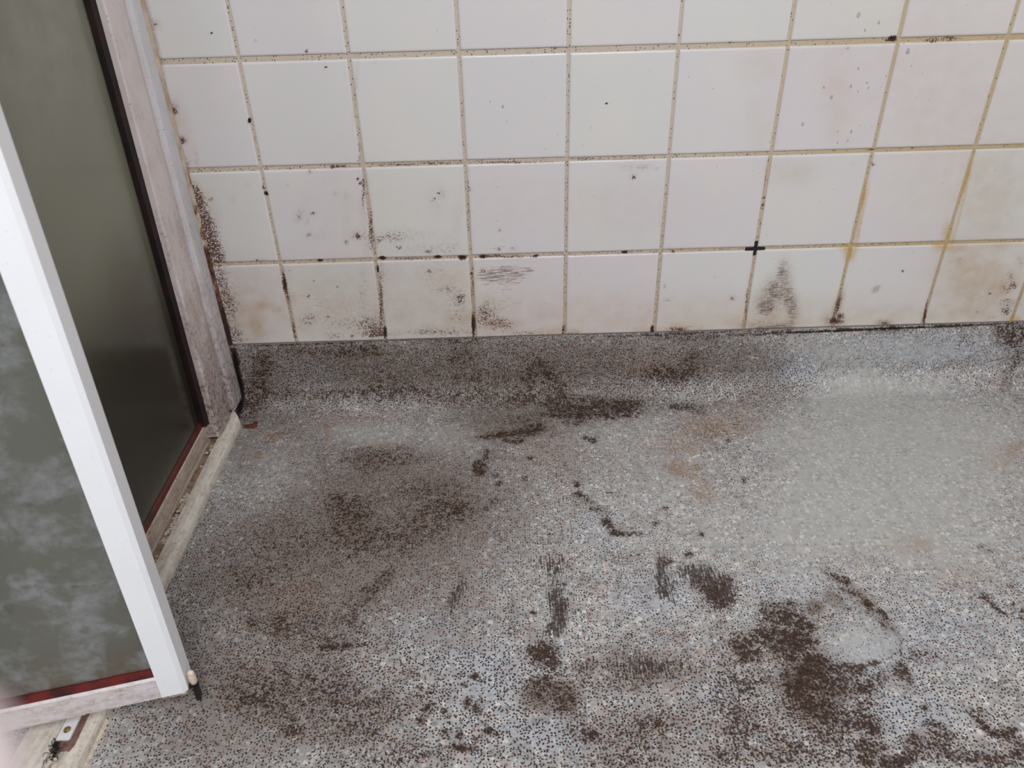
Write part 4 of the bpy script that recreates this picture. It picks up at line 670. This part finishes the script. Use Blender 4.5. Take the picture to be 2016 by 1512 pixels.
# glass: dense grid carries its stains and the painted reflection fade
def build_glass():
    ys = np.concatenate([np.arange(-.60, -.105, .004), [-.105]]); zs = np.concatenate([np.arange(.05, .70, .004), np.arange(.72, ZT, .04)])
    Zg, Yg = np.meshgrid(zs, ys, indexing='ij')
    Yl = Yg
    at = {k: paint(GLASS_STAINS_AND_REFLECTION.get(k, []), Yl, Zg) for k in 'gbf'}
    V, F, UV, A = [], [], [], {k: [] for k in 'gbf'}
    for side, x in ((0, -.1358), (1, -.1405)):
        ny, nx = Yg.shape; idx = np.arange(nx*ny).reshape(ny, nx)+side*nx*ny
        q = [idx[:-1, :-1].ravel(), idx[:-1, 1:].ravel(), idx[1:, 1:].ravel(), idx[1:, :-1].ravel()]
        F.append(np.stack(q if side == 0 else q[::-1], 1)); V.append(np.stack([np.full_like(Yg, x), Yg, Zg], -1).reshape(-1, 3)); UV.append(np.stack([Yg, Zg], -1).reshape(-1, 2))
        for k in 'gbf': A[k].append(at[k].ravel())
    n0 = Yg.size; ny, nx = Yg.shape; idx = np.arange(n0).reshape(ny, nx)
    ring = np.concatenate([idx[0, :], idx[1:, -1], idx[-1, :-1][::-1], idx[1:-1, 0][::-1]])
    r2 = np.roll(ring, -1); F.append(np.stack([ring, ring+n0, r2+n0, r2], 1))
    me = bpy.data.meshes.new('glass_pane')
    raw_mesh(me, np.concatenate(V), np.concatenate(F), np.concatenate(UV), 'pane', {k: np.concatenate(v) for k, v in A.items()})
    o = link('glass_pane', me, M['screenglass'], screen)
    for p in me.polygons: p.use_smooth = False
    return P(o)
build_glass()
P(band('gasket', [(-.1350, -.110), (-.1350, -.120), (-.1270, -.120), (-.1235, -.112)], .048, ZT, M['gasket_dark'], screen, bevel=.001))
SY0 = -.60                  # the fixed pane ends where the door begins
fy = lambda a, b, t: (a, t, b)
bm = bmesh.new(); prism(bm, [(-.154, .018), (-.1345, .018), (-.1320, .0195), (-.1308, .0455), (-.1330, .0480), (-.154, .0480)], -.118, SY0, fy)
P(from_bm('bottom_rail', bm, M['rail'], screen, bevel=.0006))
bm = bmesh.new(); prism(bm, [(-.1360, .0475), (-.1320, .0475), (-.1325, .0540), (-.1360, .0560)], -.112, SY0, fy)
P(from_bm('gasket', bm, M['gasket'], screen, bevel=.0006))
bm = bmesh.new(); box(bm, -.150, -.118, SY0-.008, SY0+.020, .0190, ZT)
P(from_bm('stile', bm, M['channel'], screen, bevel=.0015))

# ------------------------------------------------------------------ threshold on the floor
sill = tag(empty('shower_threshold', (-.13, -.5, 0)), 'cream painted shower threshold strip on the floor under the screen and door', 'threshold')
def Q(o): return local(o, sill)
prof = [(-.168, .0), (-.0975, .0), (-.0968, .003), (-.0972, .009), (-.0985, .0130), (-.1010, .0158), (-.1050, .0175), (-.1120, .0180), (-.1155, .0178), (-.1172, .0165), (-.1175, .0115), (-.1325, .0115), (-.1330, .0165), (-.168, .0165)]
bm = bmesh.new(); prism(bm, prof, -.040, -1.25, fy)
for v in bm.verts:
    if v.co.y > -.05:                       # rounded end against the wall channel
        k = max(0, (v.co.x+.13)/.033)
        v.co.y -= .034*k**2*1.0 - .0
o = Q(from_bm('sill_body', bm, M['sill'], sill, smooth=False))
# raised lip line along the groove
bm = bmesh.new(); prism(bm, [(-.1178, .0165), (-.1160, .0165), (-.1162, .0186), (-.1176, .0186)], -.085, -.615, fy)
Q(from_bm('lip', bm, M['sill'], sill, bevel=.0003))
bm = bmesh.new(); box(bm, -.1308, -.1177, -.60, -.06, .0086, .0138)
Q(from_bm('groove_dirt', bm, M['groove'], sill))
# flakes of old sealant in the groove
bm = bmesh.new(); rs = random.Random(4)
for y0, y1, n in ((-.30, -.36, 60), (-.255, -.295, 40), (-.38, -.46, 22), (-.14, -.20, 10)):
    for i in range(n):
        y = rs.uniform(y0, y1); x = rs.gauss(-.1235, .0022); s = rs.uniform(.0008, .0022)
        m = Matrix.Translation((x, y, .0142)) @ Matrix.Rotation(rs.uniform(0, 6), 4, 'Z') @ Matrix.Diagonal((s*1.6, s*1.1, s*.9, 1))
        bmesh.ops.create_icosphere(bm, subdivisions=1, radius=1, matrix=m)
o = Q(from_bm('sealant_flakes', bm, M['caulk'], sill)); o['kind'] = 'stuff'; o['label'] = 'crumbling white sealant in the groove'
# pivot seat at the near end
bm = bmesh.new(); prism(bm, [(-.1300, -.617), (-.1085, -.617), (-.1085, -.655), (-.1110, -.662), (-.1300, -.658)], .0166, .0186)
Q(from_bm('pivot_guide', bm, M['brownpl'], sill, bevel=.0005))
bm = bmesh.new(); prism(bm, [(-.1295, -.622), (-.1155, -.622), (-.1155, -.6480), (-.1175, -.6500), (-.1295, -.6500)], .0187, .0208)
pl = Q(from_bm('pivot_plate', bm, M['plate'], sill, bevel=.0005))
bm = bmesh.new()
bmesh.ops.create_cone(bm, cap_ends=True, segments=28, radius1=.0040, radius2=.0034, depth=.0010, matrix=Matrix.Translation((-.1228, -.6385, .0213)))
bmesh.ops.create_cone(bm, cap_ends=True, segments=28, radius1=.0026, radius2=.0020, depth=.0008, matrix=Matrix.Translation((-.1228, -.6385, .0220)))
o = from_bm('screw', bm, M['brass'], pl, smooth=False); o['label'] = 'round brass screw head'
bm = bmesh.new(); rs = random.Random(8)
for i in range(26):
    y = rs.uniform(-.700, -.663); x = -.1235+(y+.663)*.12+rs.gauss(0, .0022); s = rs.uniform(.0012, .003)
    m = Matrix.Translation((x, y, .0180)) @ Matrix.Rotation(rs.uniform(0, 6), 4, 'Z') @ Matrix.Diagonal((s*.8, s*1.6, s*.5, 1))
    bmesh.ops.create_icosphere(bm, subdivisions=1, radius=1, matrix=m)
o = Q(from_bm('sealant_flakes', bm, M['caulk'], sill)); o['kind'] = 'stuff'
# strip of sealant between threshold and vinyl
bm = bmesh.new(); prism(bm, [(-.0978, .0), (-.0945, .0), (-.0960, .0026), (-.0975, .0036)], -.615, -1.2, fy)
Q(from_bm('edge_sealant', bm, M['caulk'], sill, bevel=.0004))

def strand_mesh(paths, rad, seg=6):
    bm = bmesh.new()
    for pts in paths:
        rings = []
        for i, p in enumerate(pts):
            p = Vector(p); t = (Vector(pts[min(i+1, len(pts)-1)])-Vector(pts[max(i-1, 0)])).normalized()
            a = t.orthogonal().normalized(); b = t.cross(a)
            r = rad*(.4+.6*math.sin(PI*(i+.5)/len(pts)))
            rings.append([bm.verts.new(p+(a*math.cos(q)+b*math.sin(q))*r) for q in [2*PI*j/seg for j in range(seg)]])
        for A, B in zip(rings, rings[1:]):
            for j in range(seg): bm.faces.new((A[j], A[(j+1) % seg], B[(j+1) % seg], B[j]))
        bm.faces.new(rings[0][::-1]); bm.faces.new(rings[-1])
    return bm
# black clump of hair caught behind the pivot plate
rs = random.Random(12); paths = []
for i in range(70):
    a = rs.uniform(0, 2*PI); c = Vector((-.1285+rs.gauss(0, .0018), -.6555+rs.gauss(0, .005), .0195))
    if i % 2: c = Vector((-.1235+rs.gauss(0, .002), -.6650+rs.gauss(0, .004), .0195))
    L = rs.uniform(.002, .006); bend = rs.uniform(-1, 1)
    paths.append([(c.x+math.cos(a+bend*t)*L*t, c.y+math.sin(a+bend*t)*L*t, c.z+.0028*math.sin(t*3)*rs.uniform(.2, 1)) for t in (0, .25, .5, .75, 1)])
tag(from_bm('hair_clump', strand_mesh(paths, .00045, 5), M['mould']), 'small black clump of matted hair beside the screw plate on the threshold', 'hair clump')

# ------------------------------------------------------------------ door (swung into the shower)
DA = Vector((.0048, -.6153, 0)); DU = Vector((-.9745, -.2244, 0)); DN = Vector((.2244, -.9745, 0))   # DN faces the viewer
door = tag(empty('shower_door', tuple(DA)), 'white framed shower door with scummy grey obscure glass standing open at left', 'shower door')
def dl(u, n, z):   # u along the door to its hinge side, n towards the room behind, z up; the door leans a touch
    u = u - .0165*(z-.045)/.5
    p = DU*u - DN*n
    return (p.x, p.y, z)
DW = .62
def dband(name, pts, z0, z1, mat, bevel=.0008):
    bm = bmesh.new(); prism(bm, pts, z0, z1, dl); return from_bm(name, bm, mat, door, bevel=bevel)
st = dband('stile', [(.0270, .0), (.0050, .0), (.0005, .0035), (.0, .028), (.0015, .030), (.0270, .030)], .0465, ZT, M['door'], .0012)
bm = bmesh.new(); prism(bm, [(.0268, .0008), (.0025, .0012), (.0010, .0045), (.0008, .029), (.0268, .029)], .0425, .0465, dl)
o = from_bm('end_cap', bm, mat_plain('yellowed_end_cap', rgb(206, 196, 172), .5, .12, 150, dark=rgb(120, 92, 66)), door, bevel=.0006)
fu = lambda a, b, t: dl(t, a, b)
bm = bmesh.new(); prism(bm, [(.002, .044), (.026, .044), (.026, .0755), (.0050, .0755), (.002, .073)], .0275, DW, fu)
from_bm('bottom_rail', bm, M['door_rail'], door, bevel=.0008)
bm = bmesh.new(); prism(bm, [(.0045, .0750), (.0120, .0750), (.0120, .0830), (.0080, .0840)], .0270, DW, fu)
from_bm('gasket', bm, M['gasket'], door, bevel=.0006)
bm = bmesh.new(); prism(bm, [(.0100, .076), (.0150, .076), (.0150, ZT), (.0100, ZT)], .024, DW, fu)
from_bm('glass_pane', bm, M['doorglass'], door)
bm = bmesh.new(); prism(bm, [(DW-.002, .0), (DW+.025, .0), (DW+.025, .03), (DW-.002, .03)], .0465, ZT, dl)
from_bm('stile', bm, M['door'], door, bevel=.0012)
# ivory guide roller with black hook at the free corner
def lathe(bm, prof, M4, seg=24):
    rings = []
    for r, h in prof: rings.append([bm.verts.new(M4 @ Vector((r*math.cos(2*PI*j/seg), r*math.sin(2*PI*j/seg), h))) for j in range(seg)])
    for A, B in zip(rings, rings[1:]):
        for j in range(seg): bm.faces.new((A[j], A[(j+1) % seg], B[(j+1) % seg], B[j]))
    bm.faces.new(rings[0][::-1]); bm.faces.new(rings[-1])
rp = dl(-.0052, .0085, .058)
bm = bmesh.new(); lathe(bm, [(.0016, -.0100), (.0034, -.0085), (.0041, -.004), (.0042, .003), (.0036, .0080), (.0018, .0100)], Matrix.Translation(rp))
o = from_bm('guide_roller', bm, M['ivory'], door, smooth=True); o['label'] = 'small ivory plastic roller at the free corner'
bm = bmesh.new()
prism(bm, [(-.0080, .0070), (.0040, .0070), (.0040, .0125), (-.0080, .0125)], .0425, .0475, dl)
prism(bm, [(-.0085, .0040), (-.0035, .0040), (-.0035, .0120), (-.0085, .0120)], .0240, .0435, dl)
o = from_bm('guide_hook', bm, M['black'], door, bevel=.0008); o['label'] = 'black guide hook below the roller'

# drip bar under the door rail, end shows beside the pivot
bm = bmesh.new(); prism(bm, [(.004, .0405), (.012, .0405), (.012, .044), (.004, .044)], .105, DW-.03, fu)
from_bm('drip_strip', bm, M['caulk'], door, bevel=.0005)

# ------------------------------------------------------------------ small things
bm = bmesh.new()
cx, cz = .7490, .2648
prism(bm, [(cx-.0155, cz-.0022), (cx-.0022, cz-.0024), (cx-.0026, cz-.0105), (cx+.0022, cz-.0105), (cx+.0024, cz-.0024), (cx+.0155, cz-.0020), (cx+.0150, cz+.0020), (cx+.0024, cz+.0022), (cx+.0026, cz+.0125), (cx-.0024, cz+.0125), (cx-.0022, cz+.0022), (cx-.0155, cz+.0022)], -.0004, .0019, lambda a, b, t: (a, t, b))
tag(from_bm('tile_spacer', bm, M['black'], bevel=.0002), 'small black plastic cross spacer left in the grout between four tiles', 'tile spacer')
# rusty clip at the foot of the wall channel
bm = bmesh.new()
prism(bm, [(-.094, -.068), (-.073, -.066), (-.070, -.072), (-.076, -.077), (-.094, -.076)], .0004, .0030)
prism(bm, [(-.079, -.061), (-.073, -.061), (-.072, -.072), (-.079, -.072)], .0004, .0045)
tag(from_bm('rusty_clip', bm, M['rust'], bevel=.001), 'small rusty brown metal clip on the floor at the foot of the screen', 'metal clip')
# hair on the floor
pts = [(.0040, -.0925), (-.0100, -.0935), (-.0230, -.0932), (-.0330, -.0950), (-.0385, -.1010), (-.0410, -.1110), (-.0450, -.1210), (-.0480, -.1290)]
fine = []
for a, b in zip(pts, pts[1:]):
    for t in (0, .33, .66): fine.append((a[0]+(b[0]-a[0])*t, a[1]+(b[1]-a[1])*t, .0011))
tag(from_bm('hair_strand', strand_mesh([fine], .00055), M['hair']), 'curved light brown hair strand lying on the grey vinyl near the corner', 'hair')
# black crumbs stuck in the joints
def crumb(x, z, s, seed, label):
    rs = random.Random(seed); bm = bmesh.new(); bmesh.ops.create_icosphere(bm, subdivisions=2, radius=1)
    for v in bm.verts:
        v.co *= rs.uniform(.8, 1.15); v.co.x *= s; v.co.z *= s*1.5; v.co.y *= s*.5
        v.co += Vector((x, .0002, z))
    tag(from_bm('dirt_crumb', bm, M['mould'], smooth=True), label, 'dirt crumb', 'black crumbs in the tile joints')
CR = [(-0.0021, 0.4844, .0021, 'small black crumb in the vertical tile joint nearest the screen, upper of two'), (0.0014, 0.3780, .0021, 'small black crumb in the vertical tile joint nearest the screen, lower of two')]
for i, (x, z, s, l) in enumerate(CR): crumb(x*1.0, z, s, 30+i, l)
# water droplets on the tiles
drops = [(.3583, .4930, .0017), (.3406, .5004, .0012), (.8382, .5981, .0026), (.8678, .5880, .0018), (.8513, .5790, .0014), (.9164, .5502, .0028), (.8531, .5302, .0014), (.8475, .5067, .0017), (.8694, .5109, .0013), (.8946, .5190, .0012), (.8591, .4996, .0012), (.8098, .5064, .0016), (.8731, .5040, .0012), (.8233, .4923, .0024), (.8418, .4443, .0012), (.8618, .4437, .0018), (.8594, .4306, .0013), (.8451, .4281, .0012), (.7889, .4559, .0022), (.9261, .5315, .0012)]
bm = bmesh.new(); bmesh.ops.create_uvsphere(bm, u_segments=16, v_segments=10, radius=1)
for v in bm.verts:
    if v.co.y > .2: v.co.y = .2
    v.co.z *= 1.0 if v.co.z < 0 else 1.5
    if v.co.z > 0: v.co.x *= 1-.3*v.co.z
bmesh.ops.remove_doubles(bm, verts=bm.verts, dist=.001)
d0 = from_bm('water_droplet', bm, M['water'], smooth=True)
for i, (x, z, s) in enumerate(drops):
    o = d0 if i == 0 else d0.copy()
    if i: COL.objects.link(o)
    o.scale = (s, s*.55, s*1.15); o.location = (x, -.0001, z)
    if i < 2: tag(o, 'clear water droplet on a tile near the middle of the wall, one of two', 'water droplet', 'pair of droplets on a middle tile')
    else: tag(o, 'clear water droplet on the glazed white tiles at upper right', 'water droplet', 'water droplets on the upper right tiles')

# ------------------------------------------------------------------ the photographer's fingertip beside the lens
def build_finger():
    def along(u, v, dist):     # a point near the lens seen in this direction
        d = cam.rotation_euler.to_matrix() @ Vector(((u-1008)/1532, -(v-756)/1532, -1))
        return CAM + d*dist
    tip = along(-215, 1520, .040); root = along(-900, 2500, .075)
    ax = (tip-root).normalized(); side = ax.orthogonal().normalized(); up = ax.cross(side)
    bm = bmesh.new(); rings = []; seg = 28; L = .060
    for i in range(22):
        t = i/21
        r = .0078*(1+.07*math.cos((t-.45)*9)) * (1 if t < .82 else math.sqrt(max(0.0, 1-((t-.82)/.18)**2)))
        c = tip - ax*(L*(1-t)-.004)
        rings.append([bm.verts.new(c+(side*math.cos(q)*1.08+up*math.sin(q)*.92)*max(r, .0004)) for q in [2*PI*j/seg for j in range(seg)]])
    for A, B in zip(rings, rings[1:]):
        for j in range(seg): bm.faces.new((A[j], A[(j+1) % seg], B[(j+1) % seg], B[j]))
    bm.faces.new(rings[0][::-1]); bm.faces.new(rings[-1])
    f = from_bm('finger', bm, M['skin'], smooth=True)
    tag(f, 'blurred pale pink fingertip at the lower left edge close to the lens', 'finger')
    bm = bmesh.new(); rows = []
    for i in range(8):
        t = i/7; row = []
        for j in range(9):
            q = PI/2+(j/8-.5)*1.5
            r = .0082 if t < .8 else .0078
            c = tip-ax*(.0035+.0105*(1-t))
            row.append(bm.verts.new(c+(side*math.cos(q)*1.06+up*math.sin(q)*.93)*r))
        rows.append(row)
    for A, B in zip(rows, rows[1:]):
        for j in range(8): bm.faces.new((A[j], A[j+1], B[j+1], B[j]))
    n = from_bm('fingernail', bm, M['nail'], f, smooth=True)
    sm = n.modifiers.new('thick', 'SOLIDIFY'); sm.thickness = .0005
build_finger()
